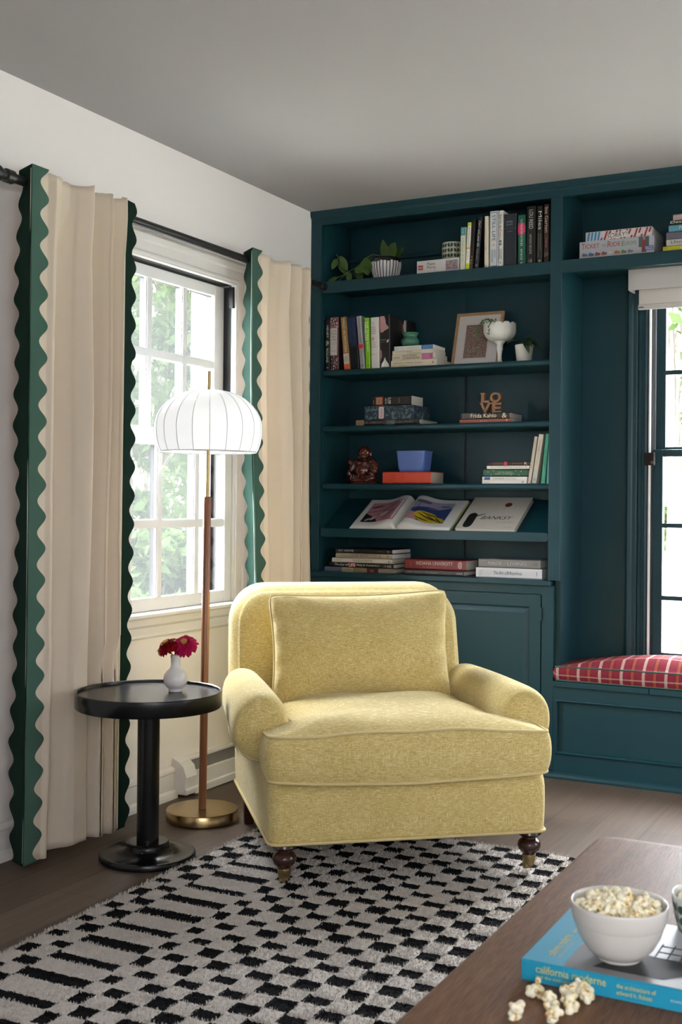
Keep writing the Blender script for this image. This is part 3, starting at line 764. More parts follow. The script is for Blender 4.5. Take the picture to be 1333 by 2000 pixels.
# welt line around the arm front
for sign, uc0 in ((-1, -.046), (1, .770)):
    piping('arm_welt', [(uc0+.0885*math.cos(a)*(.97 if math.cos(a)*sign > 0 else .92), .100+.004*math.sin(3*a), .4525+.0985*math.sin(a)) for a in [-2.6+i*.1 for i in range(21)]] if sign < 0 else
           [(uc0+.0885*math.cos(a)*(.97 if math.cos(a)*sign > 0 else .92), .100+.004*math.sin(3*a), .4525+.0985*math.sin(a)) for a in [-.54-i*.1+.3 for i in range(21)]], .0028, closed=False)
# -- T-shaped seat cushion
T_ol = [(.789, -.075), (.789, .052), (.69, .060), (.690, .60), (.055, .60), (.06, .060), (-.050, .052), (-.050, -.075)]
def fillet(poly, r, n=5):
    out = []; m_ = len(poly)
    for i in range(m_):
        p0 = Vector(poly[i-1]); p = Vector(poly[i]); p1 = Vector(poly[(i+1) % m_])
        d0 = (p0-p); d1 = (p1-p); rr = min(r, d0.length*.45, d1.length*.45); a = p+d0.normalized()*rr; b = p+d1.normalized()*rr
        for k in range(n+1): t = k/n; q = a*(1-t)**2+p*2*t*(1-t)+b*t**2; out.append((q.x, q.y))
    return out
T_d = dense(fillet(T_ol[::-1] if False else T_ol, .030), .025)
area = sum(T_d[i-1][0]*T_d[i][1]-T_d[i][0]*T_d[i-1][1] for i in range(len(T_d)))
if area < 0: T_d = T_d[::-1]
def seat_map(a, b, c):
    q = max(0, min(1, (c-.318)/.13))
    sag = .006*smooth_noise(a, b, .35)
    drop = -.010*abs((a-.375)/.43)**3*(1-q)
    lift = .012*math.exp(-((a-.375)/.30)**2)*(q) + .010*abs((a-.375)/.43)**4*(1-q)
    back = -.015*max(0, b)/.6*(1-q)
    return (a, b, c+sag*(1 if q > .99 else .3)+lift-.012*(1-q)*math.exp(-((a-.375)/.3)**2))
cush, RR = puff('seat_cushion', T_d, .322, .447, .044, .0, .013, .0, seat_map, TWEED, ch, center=(.375, .12), crownpow=3.0, rings=18, side=9)
piping('cushion_piping', [(p[0], p[1], p[2]+.001) for p in RR[27]]); piping('cushion_piping', [(p[0], p[1], p[2]) for p in RR[18]])
# -- back
def back_map(a, b, c):     # a = across, b = height, c = thickness outwards (0 back .. 1 front)
    h = (b-.25)/.58
    lean = .585+.115*h
    roll = .030*max(0, h-.80)/.2
    return (a, lean+.075-c+roll, b)
bo = []
for a_, b_2 in rrect(-.045, .735, .25, .800, .10, 8): bo.append((a_+(.375-a_)*.03*max(0, (b_2-.5)/.3), b_2))
bo = dense(bo, .03)
back, BR = puff('backrest', bo, -.075, .060, .022, .01, .030, 0, back_map, TWEED, ch, crownpow=3.2, rings=14, side=11)
piping('back_pleat', [back_map(-.052+.012*t+.03*t*t, .56+.15*t**.8, .055-.012*(1-t)) for t in [i/10 for i in range(11)]], .0028, closed=False)
# -- loose back cushion with piping
pw, phh = .615, .372; NA = 44; v = []; f = []
def pil(a, b, side):
    ear = -.022*(abs(a)**14)*(abs(b)**14)
    x = a*(pw/2)*(1-.045*(1-b*b)**1.2+ear*1.2); y = b*(phh/2)*(1-.07*(1-a*a)**1.2+ear*1.5)
    t = .118*((1-a**2)**.42)*((1-b**2)**.42)+.003
    wr = .006*math.sin(a*17+2*math.sin(b*6))*math.exp(-((1-abs(b))/.16)**2)+.006*math.sin(b*15+2*math.sin(a*5))*math.exp(-((1-abs(a))/.14)**2)
    t += wr*(1 if t > .02 else 0)+.003*smooth_noise(a*.12, b*.12)
    return x, y, t*side
def pil_world(x, y, t):
    # lean with the chair back, slight turn
    h = (y+phh/2)/phh
    th = .03
    return (.352+x*math.cos(th)-y*math.sin(th)*.35, .505+.055*h-t-.012*(x/.3)**2, .440+phh/2+y+x*.020)
for side in (1, -1):
    for j in range(NA+1):
        for i in range(NA+1):
            a = math.sin((i/NA-.5)*PI); b = math.sin((j/NA-.5)*PI); v.append(pil_world(*pil(a, b, side)))
    o_ = (NA+1)**2*(0 if side == 1 else 1)
    for j in range(NA):
        for i in range(NA): q = o_+j*(NA+1)+i; f.append((q, q+1, q+NA+2, q+NA+1))
po = MB().raw(v, f).build('back_cushion', TWEED, ch, smooth=True)
bd = [(-1+2*i/30, -1) for i in range(30)]+[(1, -1+2*i/20) for i in range(20)]+[(1-2*i/30, 1) for i in range(30)]+[(-1, 1-2*i/20) for i in range(20)]
pp = []
for a, b in bd: x, y, t = pil(a, b, 1); pp.append(pil_world(x, y, 0))
MB().tube(pp, .0052, 8, closed=True).build('cushion_piping', PIPE_M, po, smooth=True)
# -- legs
def front_leg(u, v_):
    lg = MB().lathe([(.030, .147), (.034, .140), (.036, .131), (.030, .125), (.020, .121), (.020, .117), (.028, .112), (.034, .104), (.035, .094), (.031, .084), (.022, .075), (.018, .070), (.019, .067)], (u, v_, 0), 36).build('leg', DARKW, ch, auto=True)
    MB().lathe([(.0195, .0685), (.0200, .064), (.0185, .055), (.0165, .046), (.0165, .040)], (u, v_, 0), 30).build('brass_cap', BRASSD, lg, auto=True)
    cs = MB()
    wz = .034; 
    for s_ in (-.007, .007): cs.tube([(u+s_-.0045, v_+.012, wz), (u+s_+.0045, v_+.012, wz)], .0125, 20)
    cs.tube([(u, v_, .045), (u, v_+.012, wz)], .004, 8); cs.build('caster', BRASSD, lg, auto=True)
front_leg(.008, -.008); front_leg(.752, -.008)
for u, v_ in ((.005, .70), (.745, .70)):
    q = MB(); q.raw([(u-.022, v_-.022, .15), (u+.022, v_-.022, .15), (u+.022, v_+.022, .15), (u-.022, v_+.022, .15), (u-.016, v_+.006, 0), (u+.016, v_+.006, 0), (u+.016, v_+.038, 0), (u-.016, v_+.038, 0)],
        [(0, 1, 2, 3), (7, 6, 5, 4), (0, 4, 5, 1), (1, 5, 6, 2), (2, 6, 7, 3), (3, 7, 4, 0)]); q.build('leg', DARKW, ch, bevel=.003)

# ================================================================== RUG
rug = thing('shag_rug', 'cream and black checkered shag rug under the yellow armchair', 'rug', (.545, -1.06, 0), math.radians(1.6))
WY = mat('white_wool', (.50, .46, .42), .95, spec=.1); BY = mat('black_wool', (.006, .006, .007), .95, spec=.1)
RW, RL = 1.95, 2.55; CX, CY = .0605, .1165
def rug_black(x, y):
    """x right from the first column, y negative away from the back edge; numpy arrays"""
    k = np.round(x/CX); dx = np.abs(x-k*CX); even = (k % 2) == 0
    yy = y+.096; r = yy/CY; jj = np.where(even, np.round(r), np.round(r-.5)+.5); dy = np.abs(r-jj)*CY
    rnd = np.sin(k*12.9898+jj*78.233)*43758.5453; rnd = rnd-np.floor(rnd)
    sq = (dx < .0292+.005*rnd) & (dy < .0238+.005*rnd)
    band = (x > .092) & (x < .285); bar = band & (np.abs(r-np.round(r))*CY < .0235) & (y < -.15)
    return np.where(band & (y < -.15), bar, sq) & (y < -.02) & (y > -RL+.03) & (x > -.02)
G = .006; nx, ny = int((RW+.03)/G), int(RL/G)
xs = -.032+np.arange(nx+1)*G; ys = -np.arange(ny+1)*G
XX, YY = np.meshgrid(xs, ys); blk = rug_black(XX, YY)
ed = np.minimum(np.minimum(XX+.032, RW-XX), np.minimum(-YY, YY+RL)).clip(0, .02)/.02
ZZ = np.where(blk, .004, .009)*ed+.002+rng.normal(0, .0009, XX.shape)
vv = np.stack([XX, YY, ZZ], -1).reshape(-1, 3); idx = np.arange((nx+1)*(ny+1)).reshape(ny+1, nx+1)
q = np.stack([idx[1:, :-1], idx[1:, 1:], idx[:-1, 1:], idx[:-1, :-1]], -1).reshape(-1, 4)
def np_mesh(name, v, q, mats, midx, parent, smooth=True):
    me = bpy.data.meshes.new(name); k = q.shape[1]
    me.vertices.add(len(v)); me.vertices.foreach_set('co', v.astype(np.float32).ravel())
    me.loops.add(q.size); me.loops.foreach_set('vertex_index', q.astype(np.int32).ravel())
    me.polygons.add(len(q)); me.polygons.foreach_set('loop_start', np.arange(0, q.size, k, dtype=np.int32)); me.polygons.foreach_set('loop_total', np.full(len(q), k, dtype=np.int32))
    for m in mats: me.materials.append(m)
    if midx is not None: me.polygons.foreach_set('material_index', midx.astype(np.int32))
    me.polygons.foreach_set('use_smooth', np.full(len(q), smooth)); me.update(); me.validate()
    o = bpy.data.objects.new(name, me); COL.objects.link(o)
    if parent: o.parent = parent
    return o
cxm = (XX[:-1, :-1]+G/2); cym = (YY[:-1, :-1]-G/2)
np_mesh('backing', vv, q, [WY, BY], rug_black(cxm, cym).ravel(), rug)
NBL = 420000
bx_ = rng.uniform(-.03, RW, NBL); by_ = rng.uniform(-RL, 0, NBL)
bb = rug_black(bx_, by_)
hgt = np.where(bb, rng.uniform(.004, .009, NBL), rng.uniform(.010, .0155, NBL))
clump = np.sin(bx_*210+np.sin(by_*160)*1.5)*np.sin(by_*190+np.sin(bx_*170)*1.5); hgt = hgt*(1+.13*clump)
ang = rng.uniform(0, 2*PI, NBL); wdt = rng.uniform(.0007, .0013, NBL)
# tufts splay away from the gaps
eps = .006
lean_x = rng.normal(0, .0022, NBL)+.0012*np.sin(bx_*340+by_*90); lean_y = rng.normal(0, .0022, NBL)+.0012*np.cos(by_*310-bx_*70)
z0 = np.full(NBL, .004)
b0 = np.stack([bx_-np.cos(ang)*wdt, by_-np.sin(ang)*wdt, z0], -1); b1 = np.stack([bx_+np.cos(ang)*wdt, by_+np.sin(ang)*wdt, z0], -1)
t0 = np.stack([bx_+lean_x-np.cos(ang)*wdt*.8, by_+lean_y-np.sin(ang)*wdt*.8, hgt], -1); t1 = np.stack([bx_+lean_x+np.cos(ang)*wdt*.8, by_+lean_y+np.sin(ang)*wdt*.8, hgt+.0006], -1)
vv = np.stack([b0, b1, t1, t0], 1).reshape(-1, 3); q = np.arange(NBL*4).reshape(-1, 4)
pile = np_mesh('pile', vv, q, [WY, BY], bb, rug, False); pile['kind'] = 'stuff'

# ================================================================== COFFEE TABLE
ct = thing('coffee_table', 'oak coffee table with rounded corners in the foreground', 'table', (2.35, -2.90, 0))
def slab(outline, z0, z1, r, name, m, parent, sm=True):
    cx = sum(p[0] for p in outline)/len(outline); cy = sum(p[1] for p in outline)/len(outline); R = []; n = len(outline)
    for k in range(5): a = PI/2*k/4; R.append([(x, y, r*(1-math.cos(a))*1, 1-math.sin(a)) for x, y in outline])
    v = []
    nor = []
    for i in range(n):
        p, q_ = outline[i-1], outline[(i+1) % n]; d = (q_[0]-p[0], q_[1]-p[1]); l = math.hypot(*d); nor.append((d[1]/l, -d[0]/l))
    for k in range(5):
        a = PI/2*k/4
        for (x, y), (nx_, ny_) in zip(outline, nor): v.append((x-nx_*r*(1-math.sin(a)), y-ny_*r*(1-math.sin(a)), z0+r*(1-math.cos(a))))
    for k in range(5):
        a = PI/2*k/4
        for (x, y), (nx_, ny_) in zip(outline, nor): v.append((x-nx_*r*(1-math.cos(a)), y-ny_*r*(1-math.cos(a)), z1-r*(1-math.sin(a))))
    f = [(k*n+i, k*n+(i+1) % n, (k+1)*n+(i+1) % n, (k+1)*n+i) for k in range(9) for i in range(n)]+[tuple(range(n))[::-1], tuple(9*n+i for i in range(n))]
    return MB().raw(v, f).build(name, m, parent, auto=True)
slab(rrect(-.398, .50, -.85, .712, .045, 8), .385, .42, .008, 'table_top', OAKT, ct)
for x, y in ((-.34, .64), (.44, .64), (-.34, -.78), (.44, -.78)):
    MB().lathe([(.026, .0195 if y > 0 or True else 0), (.034, .385)], (x, y, 0), 28).build('leg', OAKT, ct, auto=True)
MB().box(-.32, .42, .625, .645, .32, .385).box(-.32, .42, -.785, -.765, .32, .385).box(-.345, -.325, -.76, .62, .32, .385).box(.43, .45, -.76, .62, .32, .385).build('apron', OAKT, ct)

# ================================================================== BOOKS
def cov(col, rough=.5): return mat('cover_'+str(col), col, rough)
def ink(col): return mat('ink_'+str(col), col, .6)
def book(label, loc, L, T, D, cover, texts=(), bands=(), upright=False, lean=0, group=None, hard=True, yaw=0, pages=None, name='book', cat='book', box_=False):
    """flat: length L along x, thickness T, depth D away from the room; upright books are the same turned on end"""
    t = thing(name, label, cat, group=group)
    e = .0022 if hard else .0002; th = min(.0024, T*.14) if hard else .0006
    e = min(e, T*.3)
    if box_:
        box('box_lid', cov(cover), t, 0, L, 0, D, 0, T, .0012)
    else:
        r = min(T*.28, .006) if hard else .0008
        mb = MB(); n = 6
        # C-shaped jacket with rounded spine corners
        pr = []
        for k in range(n+1): a = PI/2*k/n; pr.append((r-r*math.cos(a)*1.0 if False else r*(1-math.sin(a)), r*(1-math.cos(a))))
        out = [(D, 0)]+[(r-r*math.sin(PI/2*k/n), r-r*math.cos(PI/2*k/n)) for k in range(n+1)]+[(r-r*math.cos(PI/2*k/n), T-r+r*math.sin(PI/2*k/n)) for k in range(n+1)]+[(D, T)]
        inn = [(D, T-th), (r+th, T-th), (th+.0002, T-r-.0001 if T > 2*r+.001 else T/2+.0001), (th+.0002, r+.0001 if T > 2*r+.001 else T/2-.0001), (r+th, th), (D, th)]
        prof = out+inn; m_ = len(prof)
        v = [(0, y, z) for y, z in prof]+[(L, y, z) for y, z in prof]
        f = [(i, (i+1) % m_, m_+(i+1) % m_, m_+i) for i in range(m_)]+[tuple(range(m_)), tuple(range(m_, 2*m_))[::-1]]
        MB().raw(v, f).build('cover', cov(cover, .45), t)
        box('pages', pages or PAGE, t, e*.9, L-e*.9, th+.0006, D-e, th, T-th)
    ins = 0.0
    if bands:
        groups = {}
        for bnd in bands:
            a0, a1, col = bnd[:3]; b0, b1 = (bnd[3], bnd[4]) if len(bnd) > 3 else (0.02, .98)
            groups.setdefault(col, []).append((a0, a1, b0, b1))
        for q, (col, bs) in enumerate(groups.items()):
            mb = MB()
            for a0, a1, b0, b1 in bs: mb.box(a0*L+(.0003 if a0 == 0 else 0), a1*L-(.0003 if a1 == 1 else 0), -.0004-.00003*q, .0012, b0*T, b1*T)
            mb.build('spine_label', cov(col), t)
    cols = {}
    for tx in texts:
        s, a0, a1, b0, b1, col = tx[:6]; rot = tx[6] if len(tx) > 6 else 0; sh = tx[7] if len(tx) > 7 else 0
        if rot == 0: it = (s, (a0*L, -.0010, b0*T), ((a1-a0)*L, 0, 0), (sh*(b1-b0)*T, 0, (b1-b0)*T))
        else: it = (s, (a1*L, -.0010, b0*T), (0, 0, (b1-b0)*T), (-(a1-a0)*L, 0, 0))
        cols.setdefault(col, []).append(it)
    for col, its in cols.items(): lettering(its, ink(col), t)
    if upright:
        th_ = math.radians(90+lean); R = Matrix.Rotation(th_, 4, 'Y')
        off = R @ Vector((L, 0, 0)); dz = T*math.sin(math.radians(max(0, lean)))
        t.location = Vector(loc)-off+Vector((0, 0, dz+.0003)); t.rotation_euler = (0, th_, 0)
    else:
        t.location = Vector(loc)+Vector((0, 0, .0003)); t.rotation_euler = (0, 0, math.radians(yaw))
    return t
def up(label, x0, x1, z, zt, cover, texts=(), bands=(), xt=None, D=.17, y=.030, **k):
    """upright book from its spine's bottom left/right x, base z, top z and top-left x"""
    ln = math.degrees(math.atan2((xt-x0) if xt is not None else 0, zt-z)); L = (zt-z)/math.cos(math.radians(ln))
    T = (x1-x0)*math.cos(math.radians(ln))
    xx = x0
    if ln < 0: pass
    o = book(label, (xx, y, z), L, T-.0008, D, cover, texts, bands, True, ln, **k)
    if ln < 0:
        pass
    return o
W_ = 'e8e4dc'
Z0 = 2.117
up('slim pale teal and cream book leaning at the left end of the top row', .720, .743, Z0, 2.303, 'cfd3bd', xt=.7215, bands=[(0, .19, '3f8f8d')],
   texts=[('ODE', .03, .15, .2, .75, '9cc4bd', 1), ('a small book of calm', .25, .8, .25, .7, '8a9a7c')], D=.13, hard=False)
up('narrow yellow-green and white book leaning in the top row', .745, .761, Z0, 2.320, 'e5e3da', xt=.7535, bands=[(0, .07, 'b6cf1a'), (.86, 1, 'b6cf1a'), (.52, .56, 'd9a03c')],
   texts=[('The Wisdom of Insecurity', .1, .5, .3, .75, '4a4a44'), ('ALAN', .6, .78, .25, .7, 'c08a30')], D=.14, hard=False)
up('black paperback with small gold marks leaning in the top row', .763, .779, Z0, 2.333, '14110d', xt=.7735,
   texts=[('The Night Circus', .05, .3, .2, .75, '4a4530'), ('I', .74, .76, .3, .7, 'b89a50', 1), ('B O O', .80, .97, .2, .7, 'c8b060')], D=.15, hard=False)
up('dark navy book with white handwritten title leaning in the top row', .784, .803, Z0, 2.338, '12131f', xt=.8005,
   texts=[("Can't wait your life", .06, .56, .1, .85, 'd8d8d8', 0, .3), ('RACHEL HOLLIS', .61, .82, .3, .65, 'a8a8a0'), ('H', .90, .95, .3, .7, 'd8d8d8', 1)], D=.15)
up('thin plain cream book standing in the top row', .829, .848, Z0, 2.339, 'd6cdb8', xt=.828, texts=[('K', .60, .63, .35, .65, '6b5a3a', 1), ('-', .95, .96, .2, .8, '6b5a3a', 1)], D=.15)
up('white book with navy border and title STILL LIFE in the top row', .853, .892, Z0, 2.357, 'ccd0d4', xt=.8525,
   bands=[(.03, .97, '33405f', .86, .90), (.02, .03, '33405f', .1, .9), (.965, .975, '33405f', .1, .9)],
   texts=[('STILL LIFE', .07, .53, .30, .68, '3a4048'), ('*', .57, .63, .3, .65, 'c08a3a', 1), ('SARAH', .68, .82, .52, .78, '5b6070'), ('WINMAN', .68, .90, .20, .46, '5b6070')], D=.055)
up('white hardback titled Same as Ever beside the dark navy book', .893, .914, Z0, 2.356, 'd9d7d2', xt=.893,
   texts=[('Same as', .07, .32, .25, .75, '22252b'), ('Ever', .34, .48, .25, .75, 'b04a28'), ('8', .52, .62, .2, .7, '22252b'), ('MORGAN', .68, .86, .52, .8, '33363b'), ('HOUSEL', .68, .86, .18, .45, '33363b'), ('+', .90, .95, .3, .6, '22252b')], D=.14)
up('wide dark navy book titled James Joyce in the top row', .9155, .973, Z0, 2.337, '1d222b', xt=.9155,
   texts=[('JAMES', .13, .175, .2, .7, '9aa3ad', 1), ('JOYCE', .185, .23, .2, .7, '9aa3ad', 1), ('ULYSSES', .325, .345, .28, .68, '8a929c', 1), ('- - -', .88, .885, .3, .6, '6a7078', 1)],
   bands=[(.262, .266, '5c656f', .04, .96), (.290, .293, '5c656f', .04, .96)], D=.15)
up('green book with pink flower shape titled The Mountain in the Sea', .979, 1.013, Z0, 2.327, '0d5a48', xt=.977,
   bands=[(.16, .39, 'b8265a', .12, .86), (.20, .35, 'c83068', .04, .98)],
   texts=[('THE MOUNTAIN IN THE SEA', .08, .62, .38, .66, 'd5d9c8'), ('RAY NAYLER', .68, .90, .36, .64, 'd5d9c8'), ('F', .94, .97, .4, .7, 'd5d9c8', 1)])
up('thick black book titled LOU REED in the top row', 1.015, 1.057, Z0, 2.359, '120e0b', xt=1.0155,
   texts=[('LOU REED', .06, .39, .30, .72, 'c9c6bb'), ('ANTHONY DECURTIS', .48, .82, .35, .58, 'b8b5aa'), ('LB', .91, .945, .3, .65, 'a8a59a', 1), ('LB', .95, .97, .3, .65, 'a8a59a', 1)])
up('black book titled Miles next to the last book of the top row', 1.060, 1.088, Z0, 2.356, '0f0b09', xt=1.059,
   texts=[('Miles', .09, .41, .32, .85, 'cfccc2'), ('The Autobiography', .48, .78, .55, .72, '8d8a80'), ('Miles Davis with Quincy Troupe', .48, .88, .25, .42, '8d8a80'), ('*', .93, .98, .3, .75, 'cfccc2', 1)])
up('dark brown book titled Ina Garten at the right end of the top row', 1.091, 1.115, Z0, 2.360, '2c1410', xt=1.090,
   texts=[('Ina Garten', .05, .48, .25, .85, 'c9b39c'), ('a memoir', .57, .74, .35, .65, 'b5765a'), ('BE READY', .82, .90, .15, .45, '9a8070'), ('WHEN', .82, .88, .55, .85, '9a8070'), ('-', .965, .97, .2, .8, '8a3a2a', 1)])
# game box and canister
o = book('flat white toy box reading Paint Party on the top shelf', (.516, .03, Z0), .198, .058, .12, 'cfcac6', box_=True, name='toy_box', cat='box',
         bands=[(.035, .15, 'a81820', .32, .66), (.69, .975, '8a8790', .14, .88)]+[(.70+.265*random.random(), 0, c, .16+.66*random.random(), 0) for c in []],
         texts=[('LEGO', .045, .14, .41, .57, 'f0e8e0', 0, .15), ('Paint', .255, .44, .60, .84, '2a2a2e'), ('Party', .255, .46, .30, .56, '2a2a2e'), ('creative building set', .26, .51, .14, .20, '55555a')])
mb = {}
for i in range(46):
    c = ['b0302a', '2c5f8a', 'c89030', '3a7a48', '9a5aa0', 'c86a80'][i % 6]; mb.setdefault(c, MB())
    x = .198*(.70+.26*random.random()); z = .058*(.18+.62*random.random()); mb[c].box(x, x+.0045, -.0009-.00002*(i % 5), .0, z, z+.0045)
for c, m_ in mb.items(): m_.build('picture_dots', cov(c), o)
def leaf_dots(parent, radf, z0, z1, n, rows, col, name='leaf_pattern', szx=.6, off=.0006):
    mb = MB()
    for k in range(n):
        for r in range(rows):
            for s in (-1, 1):
                a0 = 2*PI*(k+.5+s*.245)/n; zc = z0+(z1-z0)*(r+.5)/rows; hz = (z1-z0)/rows*.41; ha = 2*PI/n*.195
                pts = []; m_ = 12
                for q in range(m_):
                    t = 2*PI*q/m_; a = a0+ha*math.cos(t); z = zc+hz*math.sin(t)*.92+s*0+hz*.18*math.cos(t)*s
                    R_ = radf(z)+off; pts.append((R_*math.cos(a), R_*math.sin(a), z))
                R_ = radf(zc)+off; pts.append((R_*math.cos(a0), R_*math.sin(a0), zc))
                mb.raw(pts, [(m_, q, (q+1) % m_) for q in range(m_)])
        a = 2*PI*(k+.5)/n; L = []
        for q in range(9): z = z0+(z1-z0)*q/8; L.append(z)
        da = .0007/max(radf(z0), .01)
        mb.raw([p for z in L for p in (((radf(z)+off)*math.cos(a-da), (radf(z)+off)*math.sin(a-da), z), ((radf(z)+off)*math.cos(a+da), (radf(z)+off)*math.sin(a+da), z))], [(2*q, 2*q+1, 2*q+3, 2*q+2) for q in range(8)])
    return mb.build(name, col, parent, smooth=True)
cn = thing('patterned_planter', 'small cylindrical pot with green leaf pattern behind the toy box', 'planter', (.634, .155, Z0))
MB().lathe([(.048, 0), (.050, .004), (.050, .146), (.048, .150), (.045, .149), (.044, .01), (0, .01)], n=48).build('pot_body', mat('cream_ceramic', (.60, .60, .52), .3), cn, auto=True)
leaf_dots(cn, lambda z: .050, .055, .146, 11, 4, mat('leaf_green_glaze', (.035, .065, .02), .4))

# second shelf, standing books
Z1 = SH[0]
grA = 'standing books on the shelf below the top row'
up('black book titled HENRY ROLLINS at the left end of its shelf', .062, .088, Z1, 1.950, '100e0d', xt=.062, texts=[('HENRY', .12, .36, .3, .72, 'cfcfcb'), ('&', .41, .52, .2, .8, 'bdbdb9'), ('ROLLINS', .57, .84, .3, .72, 'cfcfcb'), ('o', .93, .95, .4, .7, 'cfcfcb')], y=.028)
o = up('thick book with crowd pattern and white label reading Live from New York', .0885, .132, Z1, 1.957, '3a2426', xt=.0885,
   bands=[(.20, .715, 'bdb6b0', .02, .86), (0, .19, '8d5560'), (.02, .16, '4b3136', .1, .9)],
   texts=[('LIVE', .24, .275, .14, .74, '6a6a6a', 1), ('FROM', .295, .33, .14, .74, '6a6a6a', 1), ('NEW', .35, .385, .18, .7, '6a6a6a', 1), ('YORK', .405, .44, .14, .74, '6a6a6a', 1), ('THE COMPLETE', .47, .485, .14, .72, '8a8a8a', 1), ('UNCENSORED HISTORY', .50, .515, .1, .76, '8a8a8a', 1), ('MILLER SHALES', .62, .64, .1, .76, '77706a', 1)], y=.028)
mb = {}
for i in range(60):
    c = ['b89a98', '6d4a4e', 'c9bdb6', '8a6a60'][i % 4]; mb.setdefault(c, MB())
    x = .239*(random.choice([.01+.17*random.random(), .73+.25*random.random()])); z = .043*(.06+.84*random.random()); mb[c].box(x, x+.006, -.0009-.00002*(i % 5), 0, z, z+.0035)
for c, m_ in mb.items(): m_.build('crowd_pattern', cov(c), o)
up('tan book with white label and orange foot leaning on its shelf', .162, .193, Z1, 1.954, '8f6f43', xt=.138, bands=[(.70, .895, 'c9c1b0', .06, .94), (.895, .995, 'cc5a2c', .04, .96)],
   texts=[('MIND IN MOTION', .04, .66, .35, .75, 'd6c9ac'), ('BARBARA', .73, .86, .55, .8, '555048'), ('TVERSKY', .73, .86, .2, .45, '555048'), ('o', .93, .96, .35, .65, 'b04020', 1)], y=.028)
up('black book with deep blue lettering leaning between tan and grey books', .196, .240, Z1, 1.953, '0c0e14', xt=.173, bands=[(.02, .58, '0d1830', .3, .98)],
   texts=[('THE UNTETHERED SOUL', .03, .55, .55, .9, '1c3f74'), ('GUARDIANS', .03, .5, .08, .4, '1c3f74')], y=.028)
up('grey book with a red band leaning on its shelf', .242, .267, Z1, 1.953, '97979a', xt=.219, bands=[(.535, .61, 'c01f2a')],
   texts=[('REMINISCENCES', .05, .5, .45, .78, '6b6b70'), ('JONATHAN', .64, .85, .4, .7, '77777b'), ('4', .92, .96, .3, .7, '3a3a3f', 1)], y=.028)
up('bright lime green book with white title THE THREE-BODY PROBLEM', .270, .2945, Z1, 1.943, '7dbb12', xt=.259, texts=[('THE THREE-BODY', .07, .68, .48, .82, 'eef3e0'), ('PROBLEM', .08, .44, .10, .42, 'eef3e0'), ('T', .91, .97, .3, .75, '1c2a08')], y=.028)
up('thick white book about wines with stacked small titles', .297, .340, Z1, 1.943, 'd5d1cc', xt=.291,
   texts=[('A Field', .18, .205, .12, .55, '33363b', 1), ('Guide to', .22, .245, .1, .62, '33363b', 1), ('American', .26, .285, .08, .7, '33363b', 1), ('Houses', .30, .325, .1, .58, '33363b', 1), ('#', .38, .46, .12, .45, 'c25050', 1), ('Virginia', .485, .51, .1, .6, '33363b', 1), ('Savage', .525, .55, .1, .6, '33363b', 1), ('McAlester', .565, .59, .08, .72, '33363b', 1), ('Knopf', .71, .735, .12, .5, '44474c', 1), ('o', .09, .15, .15, .5, 'a9b4c2', 1)], y=.028)
o = up('large dark photo book with pale pink shapes on its spine', .343, .3935, Z1, 1.950, '141112', xt=.337, D=.13, texts=[('DIANE KEATON', .46, .48, .05, .6, 'b8b4b0', 1), ('THEN AGAIN', .505, .52, .1, .5, '8a8886', 1)], y=.028)
sp = MB()
def blob(mb, pts, y=-.001, s=1): mb.raw([(x, y, z) for x, z in pts], [tuple(range(len(pts)))])
L_ = .234; T_ = .048
blob(sp, [(.02*L_, .05*T_), (.02*L_, .5*T_), (.10*L_, .62*T_), (.17*L_, .66*T_), (.24*L_, .95*T_), (.27*L_, .85*T_), (.29*L_, .55*T_), (.33*L_, .3*T_), (.32*L_, .08*T_), (.18*L_, .03*T_)])
blob(sp, [(.64*L_, .03*T_), (.68*L_, .2*T_), (.78*L_, .22*T_), (.86*L_, .06*T_)])
sp.build('spine_picture', cov('a87f80'), o)
sp = MB(); blob(sp, [(.99*L_, .1*T_), (.93*L_, .15*T_), (.86*L_, .4*T_), (.80*L_, .5*T_), (.86*L_, .6*T_), (.93*L_, .85*T_), (.99*L_, .95*T_)]); blob(sp, [(.46*L_, .95*T_), (.49*L_, .7*T_), (.53*L_, .72*T_), (.51*L_, .9*T_)])
sp.build('spine_picture', cov('d8d5d2'), o)
o = up('dark photo book with tan oval on its spine, behind the pile with the green vase', .354, .407, Z1, 1.945, '14100e', y=.165, D=.10)
L_ = .229; T_ = .052
sp = MB(); blob(sp, [(L_*(.20+.17*math.cos(a)), T_*(.40+.30*math.sin(a)*(1-.25*math.cos(a)))) for a in [2*PI*i/26 for i in range(26)]]); sp.build('spine_picture', cov('8a5030'), o)
sp = MB(); blob(sp, [(.01*L_, .80*T_), (.01*L_, .97*T_), (.42*L_, .97*T_), (.42*L_, .90*T_), (.25*L_, .78*T_), (.12*L_, .70*T_)], y=-.0013); sp.build('spine_picture', cov('bdb8b2'), o)
